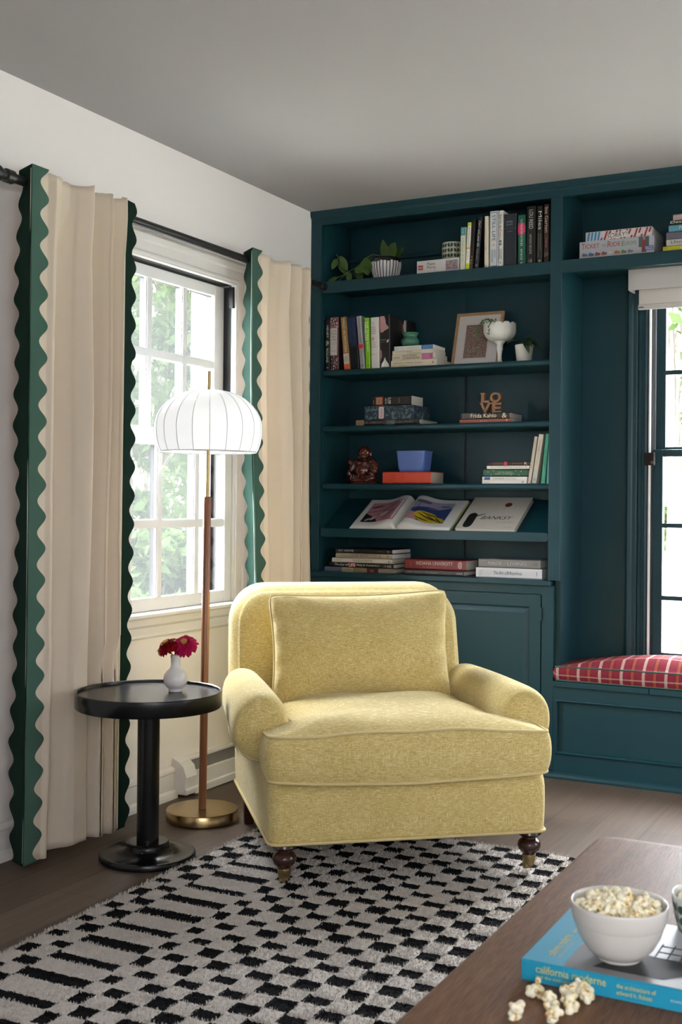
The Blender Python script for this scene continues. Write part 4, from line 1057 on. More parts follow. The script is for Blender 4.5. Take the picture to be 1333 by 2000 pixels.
# flat stack of four paperbacks
book('cream paperback at the bottom of the four-book pile under the green vase', (.396, .028, Z1), .219, .029, .164, 'c8bda6', hard=False, texts=[('Serpentine: an Imagining', .05, .48, .45, .72, '4a453c'), ('Paul John', .52, .69, .42, .68, '4a453c'), ('a novel of the north', .17, .36, .18, .32, '7a7468'), ('&', .90, .95, .35, .7, '3a352c')])
book('cream paperback with pink patch, second from bottom, under the green vase', (.400, .030, Z1+.0295), .200, .026, .152, 'c6bca4', hard=False, bands=[(.715, .975, 'b0668f')],
     texts=[('HINES', .03, .19, .32, .62, '4a453c'), ('GREAT SINGERS', .25, .60, .55, .85, '4a453c'), ('ON GREAT SINGING', .25, .67, .15, .45, '4a453c'), ('O', .91, .965, .2, .8, '5a2a48')])
book('plain cream paperback, third from the bottom of the pile under the green vase', (.402, .029, Z1+.056), .196, .0165, .138, 'cbc3b0', hard=False, texts=[('MY LIFE IN FRANCE', .08, .5, .45, .8, '7a7468'), ('ALICE KAPLAN', .36, .7, .1, .35, '7a7468')])
book('white paperback with a blue patch on top of the pile under the green vase', (.410, .030, Z1+.073), .189, .0185, .129, 'd3d3d0', hard=False, bands=[(.69, .985, '4a78a8')], texts=[('BLINK TWICE', .03, .27, .2, .7, '8da4c0'), ('THE SECRET LIFE', .32, .58, .3, .6, '8a8a88'), ('<', .61, .64, .2, .75, 'b06a3a')])
vs = thing('green_vase', 'squat sea-green glazed vase on a pile of paperbacks', 'vase', (.462, .085, Z1+.0925))
MB().lathe([(0, 0), (.026, 0), (.032, .004), (.040, .013), (.0425, .024), (.040, .034), (.033, .042), (.031, .046), (.034, .055), (.039, .062), (.0400, .0635), (.0385, .0640), (.030, .052), (.029, .045), (.036, .034), (.036, .015), (0, .008)], n=48, cap=False).build('vase_body', mat('sea_green_glaze', (.045, .15, .10), .22), vs, smooth=True)
# framed print leaning on the back panel
fp = thing('framed_print', 'oak framed map-like print leaning against the back of the shelf', 'picture', (.628, .150, Z1+.0005)); fp.rotation_euler = (math.radians(-17), 0, 0)
FW, FH = .222, .262
MB().box(0, FW, 0, .014, 0, .013).box(0, FW, 0, .014, FH-.013, FH).box(0, .013, 0, .014, .013, FH-.013).box(FW-.013, FW, 0, .014, .013, FH-.013).build('frame', make_oak('light_oak', (.30, .16, .07), (.45, .27, .13), .45, (20, 20, 300)), fp, bevel=.001)
box('mount_board', mat('mount_board', (.62, .57, .54), .9), fp, .012, FW-.012, .005, .008, .012, FH-.012)
def print_mat():
    m = mat('old_map_print', (.3, .25, .2), .9); t = NT(m)
    n1 = t.noise(t.mapping((1, 1, 1)), 38, 4, .6); c = t.math('SINE', t.math('MULTIPLY', n1, 75.0))
    n2 = t.noise(t.mapping((1, 1, 1)), 22, 2)
    a = t.ramp(c, [(.0, (.12, .065, .05)), (.55, (.28, .23, .18)), (1, (.36, .31, .24))]); t.link(t.mix(t.ramp(n2, [(.45, (0, 0, 0)), (.7, (.6, .6, .6))]), a, (.25, .10, .09)), P(m).inputs['Base Color']); return m
box('print', print_mat(), fp, .052, FW-.064, .0042, .0052, .045, FH-.058)
MB().box(.047, FW-.059, .0044, .0049, .040, .0405).box(.047, FW-.059, .0044, .0049, FH-.0535, FH-.053).box(.047, .0475, .0044, .0049, .040, FH-.053).box(FW-.0595, FW-.059, .0044, .0049, .040, FH-.053).build('mount_line', mat('mount_line', (.35, .22, .18), .8), fp)
# white compote with trailing plant
co = thing('footed_bowl', 'white scalloped footed bowl holding a trailing plant', 'bowl', (.873, .110, Z1))
wcer = mat('white_milk_glass', (.62, .62, .57), .25)
n = 144; prof = [(0, .098), (.022, .098), (.044, .104), (.060, .116), (.069, .133), (.0705, .150), (.0695, .166)]
v = []; f = []
full = prof+[(.0685, .170)]+[(.066, .168), (.066, .135), (.057, .118), (.03, .105), (0, .103)]
for q, (r, z) in enumerate(full):
    for i in range(n):
        a = 2*PI*i/n; sc_ = abs(math.sin(a*6)); dz = 0
        if z > .16: dz = .010*(sc_**.5)-.002
        rr_ = r*(1+.008*math.cos(12*a) if r > .03 else 1); v.append((rr_*math.cos(a), rr_*math.sin(a), z+dz))
for q in range(len(full)-1):
    for i in range(n): f.append((q*n+i, q*n+(i+1) % n, (q+1)*n+(i+1) % n, (q+1)*n+i))
MB().raw(v, f).build('bowl_body', wcer, co, smooth=True)
MB().lathe([(.023, 0), (.0235, .003), (.015, .008), (.0095, .018), (.0085, .035), (.011, .055), (.0145, .068), (.0135, .078), (.016, .088), (.024, .096), (.026, .099), (0, .101)], n=12).build('foot', wcer, co, smooth=True)
def leaf(mb, base, tip, width, normal=(0, -1, .4), fold=.15, bend=.0, seg=6):
    base = Vector(base); tip = Vector(tip); d = tip-base; nrm = Vector(normal); s = d.cross(nrm).normalized(); nn = s.cross(d).normalized(); v = []
    for k in range(seg+1):
        t = k/seg; w_ = width*math.sin(PI*min(1, t**.8))**.75*.5 if 0 < k < seg else .0004; c = base+d*t+nn*(-bend*math.sin(PI*t)*d.length)
        v += [c-s*w_+nn*w_*fold, c, c+s*w_+nn*w_*fold]
    mb.raw(v, [(k*3+c, k*3+c+1, (k+1)*3+c+1, (k+1)*3+c) for k in range(seg) for c in range(2)])
LEAF = mat('leaf_green', (.045, .095, .015), .45); LEAF2 = mat('small_leaf_green', (.06, .12, .025), .5); STEMM = mat('vine_stem', (.11, .13, .045), .5)
tp = thing('trailing_plant', 'string-like trailing green plant spilling from the white footed bowl', 'plant', (.873, .110, Z1+.12))
box_soil = MB().lathe([(0, .03), (.06, .032), (.06, .02), (0, .02)], n=24).build('soil', mat('dark_soil', (.012, .009, .006), .95), tp)
lf = MB(); stm = MB(); rr = random.Random(4)
def strand(pts, nl):
    stm.tube(pts, .0008, 5)
    for i in range(nl):
        t = (i+.5)/nl*(len(pts)-1); k = int(t); u = t-k; p = Vector(pts[k]).lerp(Vector(pts[min(k+1, len(pts)-1)]), u)
        a = rr.uniform(0, 2*PI); d = Vector((math.cos(a), -abs(math.sin(a))*.6, rr.uniform(-.5, .5))).normalized()
        leaf(lf, p, p+d*rr.uniform(.006, .009), rr.uniform(.0065, .009), normal=(rr.uniform(-.5, .5), -1, rr.uniform(0, .8)), seg=4)
strand([(-.02, -.02, .04), (-.045, -.035, .060), (-.068, -.045, .055), (-.080, -.05, .025), (-.082, -.05, -.01), (-.083, -.05, -.05)], 26)
strand([(-.01, -.02, .04), (-.03, -.035, .068), (-.058, -.042, .068), (-.074, -.05, .04), (-.079, -.052, .01)], 24)
strand([(-.01, -.04, .04), (-.015, -.062, .058), (-.020, -.074, .045), (-.022, -.075, .015), (-.022, -.076, .0)], 14)
strand([(0, -.02, .04), (-.02, -.03, .065), (-.04, -.03, .075), (-.055, -.035, .07)], 16); strand([(.01, -.02, .04), (-.01, -.03, .07), (-.03, -.05, .06)], 12)
stm.build('stems', STEMM, tp); lf.build('leaves', LEAF2, tp)
# small white pot with plant
pt = thing('potted_plant', 'small ribbed white pot with drooping dark leaves at the right end of its shelf', 'plant', (.985, .105, Z1))
MB().lathe([(0, 0), (.030, 0), (.0315, .003), (.0385, .066), (.0395, .068), (.0395, .076), (.0375, .077), (.036, .070), (.03, .06), (0, .06)], n=48, cap=False).build('pot', mat('cream_pot', (.55, .53, .46), .4), pt, auto=True)
MB().lathe([(0, .062), (.036, .062)], n=24, cap=False).build('soil', mat('dark_soil', (.012, .009, .006), .95), pt)
lf = MB(); stm = MB()
for tipx, tipz, by, w_ in ((-.062, .092, -.05, .020), (-.036, .100, -.04, .022), (.045, .108, -.04, .026), (.070, .085, -.03, .024), (.040, .045, -.055, .026), (.020, .090, .04, .025), (.085, .05, -.02, .018), (.055, .07, -.06, .02)):
    m0 = (tipx*.25, by*.3, .085+max(0, tipz-.09)); stm.tube([(0, 0, .06), (tipx*.12, by*.15, .080), m0], .0013, 6); leaf(lf, m0, (tipx, by, tipz-.012), w_, normal=(0, -.7, 1), bend=-.22, seg=8)
stm.build('stems', STEMM, pt); lf.build('leaves', mat('dark_leaf', (.022, .045, .012), .4), pt, smooth=True)

# top shelf pothos
pp_ = thing('striped_pot_plant', 'trailing plant in a dark pot with white vertical stripes on the top shelf', 'plant', (.325, .115, Z0-.001))
prf = [(.045, 0), (.052, .012), (.060, .035), (.0655, .060), (.067, .080), (.0655, .098), (.063, .1045), (.061, .105), (.059, .098), (.05, .09), (0, .088)]
MB().lathe([(0, 0)]+prf, n=64, cap=False).build('pot', mat('black_glaze', (.012, .011, .012), .25), pp_, smooth=True)
stp = MB(); NSx = 26
def prad(z):
    for (r0, z0_), (r1, z1_) in zip(prf, prf[1:]):
        if z0_ <= z <= z1_ and z1_ > z0_: return r0+(r1-r0)*(z-z0_)/(z1_-z0_)
    return .06
for k in range(NSx):
    a0 = 2*PI*k/NSx; hw = 2*PI/NSx*.37; top = .082+.006*random.random(); Lz = [.002+(top-.002)*q/10 for q in range(11)]; v = []
    for z in Lz:
        for q in (-1, -.5, .5, 1): R_ = prad(z)+(.0022 if abs(q) < 1 else 0); v.append((R_*math.cos(a0+hw*q), R_*math.sin(a0+hw*q), z))
    stp.raw(v, [(i*4+c, i*4+c+1, (i+1)*4+c+1, (i+1)*4+c) for i in range(10) for c in range(3)])
stp.build('white_stripes', mat('chalk_white_slip', (.60, .57, .57), .7), pp_)
lf = MB(); stm = MB()
def pl(px, pz, y=-.045): return (px, y, pz)
vine1 = [(-.01, 0, .085), (-.02, -.02, .115), (-.05, -.035, .122), (-.085, -.045, .105), (-.115, -.05, .072), (-.150, -.052, .055), (-.185, -.055, .045)]
vine2 = [(-.165, -.052, .050), (-.19, -.055, .085), (-.215, -.055, .118), (-.225, -.055, .135)]
vine3 = [(-.165, -.052, .050), (-.19, -.058, .035), (-.215, -.06, .028)]
vine4 = [(-.165, -.05, .05), (-.20, -.055, .022), (-.212, -.056, .010)]
vine5 = [(-.218, -.055, .112), (-.205, -.055, .125), (-.19, -.05, .118)]
for vn in (vine1, vine2, vine3, vine4, vine5): stm.tube(vn, .0016, 6)
lv = [((.0, -.01, .10), (.0, -.035, .185), .050), ((.015, -.01, .10), (.065, -.04, .165), .058), ((.02, 0, .10), (.095, -.01, .145), .05),
      ((-.085, -.045, .105), (-.055, -.07, .020), .054), ((-.10, -.05, .09), (-.04, -.06, .055), .045), ((-.09, -.045, .10), (-.062, -.055, .065), .04),
      ((-.13, -.052, .065), (-.075, -.06, .045), .045), ((-.16, -.052, .05), (-.158, -.06, -.002), .028), ((-.115, -.05, .06), (-.11, -.03, .0), .04),
      ((-.205, -.055, .120), (-.165, -.06, .055), .036), ((-.222, -.055, .115), (-.243, -.065, .065), .036), ((-.215, -.06, .028), (-.262, -.07, .012), .024),
      ((-.21, -.05, .10), (-.19, -.03, .045), .04), ((-.07, -.03, .11), (-.05, -.01, .07), .04), ((-.14, -.04, .06), (-.13, -.02, .02), .035)]
for b_x, t_x, w_ in lv: leaf(lf, b_x, t_x, w_, normal=(random.uniform(-.3, .3), -1, .35), bend=.06, seg=9); 
stm.build('vine', STEMM, pp_, smooth=True); lf.build('leaves', LEAF, pp_, smooth=True)
MB().lathe([(0, .089), (.058, .089)], n=24, cap=False).build('soil', mat('dark_soil', (.012, .009, .006), .95), pp_)

# third shelf
Z2 = SH[1]
book('dark photo book with small grey title at the bottom, under the floral box', (.223, .030, Z2), .311, .024, .206, '1e1a18', bands=[(0, .13, '8a6f52'), (.47, .62, '3a4a44')], texts=[('ANNIE LEIBOVITZ  AMERICAN MUSIC', .05, .915, .28, .72, '77736e')])
def floral():
    m = mat('dark_floral_paper', (.02, .03, .05), .6); t = NT(m)
    v = t.add('ShaderNodeTexVoronoi'); v.inputs['Scale'].default_value = 46; t.link(t.mapping((1, 1, 1.4)), v.inputs['Vector'])
    n1 = t.noise(t.mapping((1, 1, 1)), 60, 4, .7); n2 = t.noise(t.mapping((1, 1, 1)), 20, 2)
    c = t.mix(t.ramp(n1, [(.52, (0, 0, 0)), (.58, (1, 1, 1))]), (.018, .024, .045), (.06, .16, .17))
    c = t.mix(t.ramp(v.outputs[0], [(.18, (1, 1, 1)), (.26, (0, 0, 0))]), c, t.ramp(n2, [(.45, (.10, .20, .20)), (.55, (.26, .11, .14)), (.65, (.12, .06, .16))]))
    t.link(c, P(m).inputs['Base Color']); return m
fb = thing('floral_box', 'dark blue floral patterned box with a small pale label and hanging cord', 'box', (.264, .035, Z2+.0245))
box('box_body', floral(), fb, 0, .242, 0, .180, 0, .050, .001); box('box_lid', floral(), fb, -.0015, .2435, -.0015, .1815, .050, .0605, .001)
lb = rrect(.071, .096, .004, .057, .006, 4); MB().raw([(x, -.0018, z) for x, z in lb]+[(x, -.0012, z) for x, z in lb], [tuple(range(len(lb))), tuple(range(len(lb), 2*len(lb)))[::-1]]).build('paper_label', cov('c4aeb0'), fb)
lettering([('domino', (.089, -.0020, .010), (0, 0, .040), (-.011, 0, 0))], ink('a0404a'), fb)
MB().tube([(.243, .10, .03), (.256, .07, .026), (.268, .03, .010), (.285, .0, -.018), (.30, -.012, -.0225)], .0016, 6).build('cord', mat('grey_cord', (.30, .28, .26), .7), fb, smooth=True)
book('thick black book about eighties movies on top of the floral box', (.298, .045, Z2+.0855), .190, .044, .132, '14100e', bands=[(.07, .285, '7a1414'), (.10, .25, 'a08a66', .18, .86), (.02, .03, '8a8a70', .2, .6)],
     texts=[('MOVIES', .33, .36, .15, .8, 'd0ccc4', 1), ('OF THE', .375, .40, .25, .7, 'd0ccc4', 1), ("80'S", .41, .48, .2, .85, 'd0ccc4', 1), ('TASCHEN', .68, .70, .25, .75, 'b0aca4', 1), ('@', .14, .21, .3, .75, '3a1a14', 1)])
book('thin rust-red book titled Art Cat under the black art book', (.723, .030, Z2), .232, .0135, .135, '8a3d22', texts=[('Art Cat', .40, .55, .25, .7, 'c08a70'), ('v', .90, .94, .2, .8, 'e0c8b8')], hard=False)
book('black book titled Frida Kahlo under the wooden letters', (.730, .034, Z2+.014), .216, .0275, .165, '1a1714', bands=[(.0, .30, '3b3a33', .1, .95)], texts=[('Frida Kahlo', .20, .735, .24, .86, 'cfc3a0'), ('TASCHEN', .04, .06, .1, .85, 'a04a60', 1), ('&', .85, .95, .12, .9, 'c8bc98')])
# LOVE letters: plain upright wooden letters
lv_ = thing('wooden_letters', 'stacked brown wooden letters spelling LOVE on a black art book', 'ornament', (.797, .075, Z2+.042))
WB = make_oak('brown_wood', (.16, .065, .018), (.25, .11, .035), .4, (120, 120, 8))
def letter(s, x0, x1, z0, z1, d=.028):
    v, f, _ = text2d(s, .035); me = bpy.data.meshes.new('letter'); me.from_pydata([(x0+(x1-x0)*a, -.0, z0+(z1-z0)*b) for a, b in v], [], f)
    bm = bmesh.new(); bm.from_mesh(me); bmesh.ops.dissolve_limit(bm, angle_limit=.02, verts=bm.verts, edges=bm.edges)
    r = bmesh.ops.extrude_face_region(bm, geom=bm.faces[:]); bmesh.ops.translate(bm, vec=(0, d, 0), verts=[e for e in r['geom'] if isinstance(e, bmesh.types.BMVert)])
    bmesh.ops.recalc_face_normals(bm, faces=bm.faces); bm.to_mesh(me); bm.free(); me.materials.append(WB)
    o = bpy.data.objects.new('letter_'+s.lower(), me); COL.objects.link(o); o.parent = lv_
    # serif slabs and weight
    return o
for s, x0, x1, z0, z1 in (('L', .006, .044, .046, .088), ('O', .046, .096, .045, .089), ('V', .000, .050, .0, .0455), ('E', .056, .098, .0, .0445)): letter(s, x0, x1, z0, z1)
MB().box(0, .024, -.0003, .0283, .083, .088).box(.006, .016, -.0004, .0284, .046, .088).box(.0, .016, -.0002, .0282, .0405, .0455).box(.036, .05, -.0002, .0282, .0405, .0455).box(.050, .062, -.0002, .0282, .040, .0448).box(.050, .062, -.0002, .0282, 0, .0045).build('serifs', WB, lv_)

# fourth shelf
Z3 = SH[2]
book('white paperback at the very bottom of the pile beside the leaning books', (.829, .030, Z3), .197, .0135, .14, 'd0cbc2', hard=False, texts=[('Patricia Cornwell', .02, .17, .3, .6, '9a5a50'), ('#', .895, .94, .15, .85, '2a2a2a')])
book('white paperback with blue patch, second from the bottom beside the leaning books', (.830, .029, Z3+.014), .198, .0145, .14, 'cfcbc6', hard=False, bands=[(.03, .175, '24427c', .1, .9)], texts=[('PLANGEZINES', .24, .5, .3, .7, '55555a'), ('BINARY HOUSE', .53, .76, .3, .7, '9a9a98'), ('F', .04, .06, .2, .8, 'd0d0d0')])
o = book('green book with white stars and gold title in the short pile', (.833, .030, Z3+.030), .198, .030, .15, '1c4a34', texts=[('THE NEW YORKER\'S', .33, .66, .52, .68, '9ab08a'), ('POINT OF BEAUTY', .27, .70, .26, .46, '9ab08a')]+[('*', a, a+.025, b, b+.22, 'b8c4ae') for a, b in ((.1, .5), (.17, .1), (.22, .7), (.62, .1), (.72, .7), (.84, .6), (.79, .1))])
book('thin white book second from the top of the short pile', (.849, .031, Z3+.0615), .188, .0135, .13, 'cfc9be', texts=[('SMALL THINGS LIKE THESE', .09, .6, .35, .68, '8a8478'), ('CLAIRE KEEGAN', .62, .86, .35, .68, '8a8478'), ('o', .91, .94, .3, .7, '44403a')], hard=False)
book('dark brown book on top of the short pile of five', (.857, .030, Z3+.0755), .180, .0165, .13, '241614', bands=[(.38, .46, 'a8283c', .05, .95)], texts=[('Moving Through', .1, .36, .45, .85, '8a6250'), ('Midsummer', .12, .36, .1, .38, '6a5040'), ('Oliver Lucas', .58, .84, .35, .8, '8a4a40'), ('R', .88, .95, .2, .85, 'b8b4b0')])
up('first cream book leaning right beside the short pile', 1.0305, 1.044, Z3, 1.398, 'b8ae9a', xt=1.059, texts=[('a history of the dinner party', .1, .7, .3, .65, '8a7f6a'), ('E', .93, .96, .3, .6, '5a5040', 1)], y=.030, D=.14, hard=False)
up('second, thicker cream book leaning right beside the short pile', 1.048, 1.069, Z3, 1.406, 'b9b0a0', xt=1.078, texts=[('Cocktail', .12, .34, .3, .7, '8a7f70'), ('JULIA REED', .4, .62, .35, .6, '9a8f80'), ('A', .89, .95, .3, .65, '4a4a48', 1)], bands=[(.72, 1, 'a9a7a2')], y=.030, D=.14, hard=False)
up('teal green book leaning against the shelf side', 1.087, 1.106, Z3, 1.408, '2f8a6c', xt=1.106, texts=[('MILLIE MARY', .32, .68, .3, .7, '1a5a46'), ('o', .93, .96, .35, .65, '123f30', 1)], y=.030, D=.14)
up('pale teal book tucked behind the shelf edge beside the teal green book', 1.110, 1.120, Z3, 1.40, '5f8a8c', xt=1.121, y=.034, D=.14, hard=False)
book('thick orange-red book lying under the blue dish', (.359, .030, Z3), .232, .051, .146, 'b8371a', pages=mat('cream_pages', (.42, .38, .31), .9),
     texts=[('THE HISTORY', .165, .185, .12, .82, '4a1408', 1), ('OF FRANCE', .205, .23, .12, .86, '4a1408', 1), ('LITERARY', .25, .275, .15, .86, '4a1408', 1), ('SINCE', .12, .135, .1, .4, '4a1408', 1), ('volume one', .39, .41, .12, .88, '4a1408', 1), ('----------', .425, .43, .1, .9, '4a1408', 1), ('the definitive', .80, .81, .15, .8, '7a2410', 1), ('new edition', .83, .84, .15, .8, '7a2410', 1), ('complete', .86, .87, .15, .6, '7a2410', 1)])
bd_ = thing('blue_dish', 'periwinkle blue ceramic dish with ribbed corner on the orange book', 'dish', (.405, .062, Z3+.0515))
v = []; f = []; prs = [(.80, 0, .014), (.86, .004, .016), (.90, .012, .017), (.96, .060, .015), (.985, .086, .013), (1.0, .090, .013), (1.0, .094, .013), (.965, .094, .012), (.95, .085, .012), (.90, .02, .012), (.85, .012, .012)]
for sc_, z, r in prs:
    ring = dense(rrect(-.070*sc_, .070*sc_, -.052*sc_, .052*sc_, r, 8), .006)
    ring = [ring[int(i*len(ring)/120)] for i in range(120)]
    for (x, y) in ring:
        q = 1
        if z < .088 and y < -.03 and .02 < x < .056: q = 1+.018*max(0, math.cos((x-.038)*2*PI/.011))
        v.append((x*1+.070, y*q+.052, z))
for k in range(len(prs)-1):
    for i in range(120): f.append((k*120+i, k*120+(i+1) % 120, (k+1)*120+(i+1) % 120, (k+1)*120+i))
f.append(tuple(range(120))[::-1]); f.append(tuple((len(prs)-1)*120+i for i in range(120)))
MB().raw(v, f).build('dish_body', mat('periwinkle_glaze', (.085, .15, .42), .18), bd_, auto=True)
# laughing seated figure
bu = thing('seated_figurine', 'dark red lacquered figurine of a seated laughing monk', 'figurine', (.238, .085, Z3))
LAC = mat('dark_red_lacquer', (.060, .010, .006), .16, spec=.7)
def ellipsoids(parts, name, m, parent, vox=.0022):
    bm = bmesh.new()
    for c, r, rot in parts:
        M = Matrix.Translation(c) @ Matrix.Rotation(rot, 4, 'Y') @ Matrix.Diagonal((*r, 1)); bmesh.ops.create_icosphere(bm, subdivisions=3, radius=1, matrix=M)
    me = bpy.data.meshes.new(name); bm.to_mesh(me); bm.free(); o = bpy.data.objects.new(name, me); COL.objects.link(o)
    md = o.modifiers.new('r', 'REMESH'); md.mode = 'VOXEL'; md.voxel_size = vox; md2 = o.modifiers.new('s', 'SMOOTH'); md2.iterations = 3; md2.factor = .5
    dg = bpy.context.evaluated_depsgraph_get(); me2 = bpy.data.meshes.new_from_object(o.evaluated_get(dg)); bpy.data.objects.remove(o)
    o = bpy.data.objects.new(name, me2); COL.objects.link(o); me2.materials.clear(); me2.materials.append(m); me2.polygons.foreach_set('use_smooth', [True]*len(me2.polygons)); o.parent = parent
    return o
A_ = [((0, 0, .068), (.046, .036, .046), 0), ((0, -.022, .060), (.034, .026, .032), 0), ((-.012, -.026, .092), (.014, .012, .012), 0), ((.016, -.026, .092), (.014, .012, .012), 0),
      ((.004, -.004, .141), (.030, .026, .031), 0), ((.004, -.010, .124), (.021, .018, .014), 0), ((.004, -.018, .129), (.010, .010, .006), 0), ((-.009, -.024, .135), (.008, .007, .007), 0), ((.017, -.024, .135), (.008, .007, .007), 0), ((.004, -.030, .138), (.004, .005, .005), 0), ((-.007, -.026, .150), (.007, .004, .0022), .2), ((.015, -.026, .150), (.007, .004, .0022), -.2),
      ((-.027, .0, .132), (.005, .006, .014), 0), ((.035, .0, .132), (.005, .006, .014), 0),
      ((-.040, .004, .094), (.018, .017, .022), .5), ((.046, .002, .088), (.020, .019, .030), -.4), ((.062, -.010, .062), (.016, .018, .026), -.2), ((.050, -.030, .045), (.018, .014, .012), .3),
      ((-.058, -.004, .070), (.014, .015, .030), .2), ((-.066, -.012, .098), (.012, .012, .014), 0), ((-.066, -.016, .045), (.012, .012, .022), 0),
      ((-.040, -.020, .022), (.034, .026, .017), .15), ((.042, -.022, .022), (.034, .026, .017), -.15), ((0, -.034, .016), (.032, .018, .012), 0), ((.030, -.046, .014), (.014, .008, .007), 0), ((-.030, -.046, .014), (.014, .008, .007), 0)]
for i in range(6): A_.append(((.058+.006*math.sin(i), -.014-.003*i, .104-.011*i), (.022, .006, .0035), .55))
for i in range(4): A_.append(((-.045+.012*i, -.044, .030-.002*i), (.004, .004, .016), .4))
ellipsoids([(c, r, ro) for c, r, ro in A_], 'body', LAC, bu)
MB().lathe([(0, 0), (.078, 0), (.080, .004), (.076, .010), (.070, .013), (0, .013)], n=40, cap=False).build('plinth', LAC, bu, auto=True).scale = (1, .62, 1)

# slanted shelf books
SA = math.atan2(.136, .24)
def on_slant(o, x, dy=.0): o.location = (x, .0265, .9945); o.rotation_euler = (SA, 0, 0); return o
bk = thing('art_book', 'white art book with bold black title BANKSY propped on the slanted shelf', 'book'); on_slant(bk, .712)
box('cover', cov('b0aaa0'), bk, 0, .268, 0, .272, .0185, .0205); box('cover', cov('b0aaa0'), bk, 0, .268, 0, .272, 0, .002); box('cover', cov('b0aaa0'), bk, 0, .002, 0, .272, .002, .0185)
box('pages', PAGE, bk, .002, .265, .003, .269, .002, .0185)
v2 = .0208
lettering([('BANKSY', (.088, .078, v2), (.135, 0, 0), (.008, .028, 0)), ('WALL AND PIECE FOREWORD', (.165, .052, v2), (.085, 0, 0), (0, .004, 0)), ('TEXT ELLSWORTH', (.215, .012, v2), (.036, 0, 0), (0, .004, 0))], ink('141312'), bk)
MB().raw([(.178+.016*math.cos(a), .205+.018*math.sin(a), v2) for a in [2*PI*i/20 for i in range(20)]], [tuple(range(20))]).raw([(.168, .160, v2), (.1688, .160, v2), (.176, .188, v2), (.175, .188, v2)], [(0, 1, 2, 3)]).build('cover_picture', ink('5a1414'), bk)
MB().raw([(.045+.034*math.cos(a)*(.6+.4*math.sin(a)**2), .070+.062*math.sin(a), v2) for a in [2*PI*i/26 for i in range(26)]], [tuple(range(26))]).raw([(x, y, v2) for x, y in ((.05, .105), (.098, .128), (.099, .124), (.055, .094))], [(0, 1, 2, 3)]).build('cover_picture', ink('141312'), bk)
ob = thing('open_art_book', 'large open art book with pink, blue and yellow comic-style pages on the slanted shelf', 'book'); on_slant(ob, .192)
OW, OD = .495, .262; NX = 40
box('cover', cov('a8a040'), ob, 0, OW, 0, OD, 0, .0025)
def pageh(x, y):
    c = .232; d = (x-c)
    s = abs(d)/(OW/2)
    return .006+.026*math.exp(-((s-.16)/.24)**2)*(.85+.15*y/OD)-.022*math.exp(-(s/.045)**2)+.004
v = []; f = []; NY = 10
for jy in range(NY+1):
    for ix in range(NX*2+1):
        x = .006+(OW-.012)*ix/(NX*2); y = .003+(OD-.006)*jy/NY; v.append((x, y, pageh(x, y)))
w_ = NX*2+1; base_i = len(v)
for jy in range(NY):
    for ix in range(NX*2): q = jy*w_+ix; f.append((q, q+1, q+w_+1, q+w_))
for ix in range(NX*2+1): x = .006+(OW-.012)*ix/(NX*2); v.append((x, .003, .0026))
for ix in range(NX*2): f.append((ix, base_i+ix, base_i+ix+1, ix+1))
b2 = len(v)
for jy in range(NY+1): y = .003+(OD-.006)*jy/NY; v.append((OW-.006, y, .0026))
for jy in range(NY): a = jy*w_+NX*2; f.append((a, b2+jy, b2+jy+1, a+w_))
b3 = len(v)
for jy in range(NY+1): y = .003+(OD-.006)*jy/NY; v.append((.006, y, .0026))
for jy in range(NY): a = jy*w_; f.append((a, a+w_, b3+jy+1, b3+jy))
add('pages', v, f, mat('white_paper', (.60, .59, .58), .7), ob, smooth=True)
def decal(name, polys, col):
    mb = MB()
    for poly in polys:
        d = dense(poly, .012); cx_ = sum(p[0] for p in d)/len(d); cy_ = sum(p[1] for p in d)/len(d)
        rings = [[(cx_+(p[0]-cx_)*k, cy_+(p[1]-cy_)*k) for p in d] for k in (1, .75, .5, .25)]
        n_ = len(d); vv_ = [(x, y, pageh(x, y)+.0006+decal.k*.00015) for r in rings for x, y in r]+[(cx_, cy_, pageh(cx_, cy_)+.0006+decal.k*.00015)]
        ff_ = [(k*n_+i, k*n_+(i+1) % n_, (k+1)*n_+(i+1) % n_, (k+1)*n_+i) for k in range(3) for i in range(n_)]+[(3*n_+i, 3*n_+(i+1) % n_, 4*n_) for i in range(n_)]
        mb.raw(vv_, ff_)
    decal.k += 1
    return add(name, mb.v, mb.f, ink(col), ob)
decal.k = 0
def ell(cx_, cy_, rx, ry, rot=0, n=22): return [(cx_+rx*math.cos(a)*math.cos(rot)-ry*math.sin(a)*math.sin(rot), cy_+rx*math.cos(a)*math.sin(rot)+ry*math.sin(a)*math.cos(rot)) for a in [2*PI*i/n for i in range(n)]]
decal('page_picture', [[(.035, .055), (.205, .045), (.205, .225), (.035, .225)]], 'b07a84')
decal('page_picture', [[(.035, .055), (.12, .052), (.10, .085), (.07, .11), (.035, .13)], ell(.07, .19, .03, .006, .4), ell(.14, .17, .055, .003, .8), ell(.16, .10, .045, .003, 1.1), ell(.125, .13, .05, .003, .3), ell(.09, .15, .05, .003, .2)], '14131a')
decal('page_picture', [ell(.085, .085, .016, .009, .9), ell(.062, .075, .014, .006, .9), ell(.13, .12, .02, .012, .7)], 'bdb8b8')
decal('page_picture', [[(.262, .060), (.440, .052), (.440, .228), (.262, .225)]], '24376e')
decal('page_picture', [[(.262, .150), (.32, .175), (.38, .165), (.440, .185), (.440, .228), (.262, .225)]], '8e90a8')
decal('page_picture', [ell(.30, .21, .035, .012), ell(.35, .17, .03, .008, -.2), ell(.40, .195, .03, .007)], '57506f')
decal('page_picture', [[(.262, .060), (.31, .058), (.315, .10), (.262, .125)]], 'b88a90')
decal('page_picture', [ell(.345, .095, .060, .040, -.35), ell(.40, .075, .04, .022, -.2)], 'b8a018')
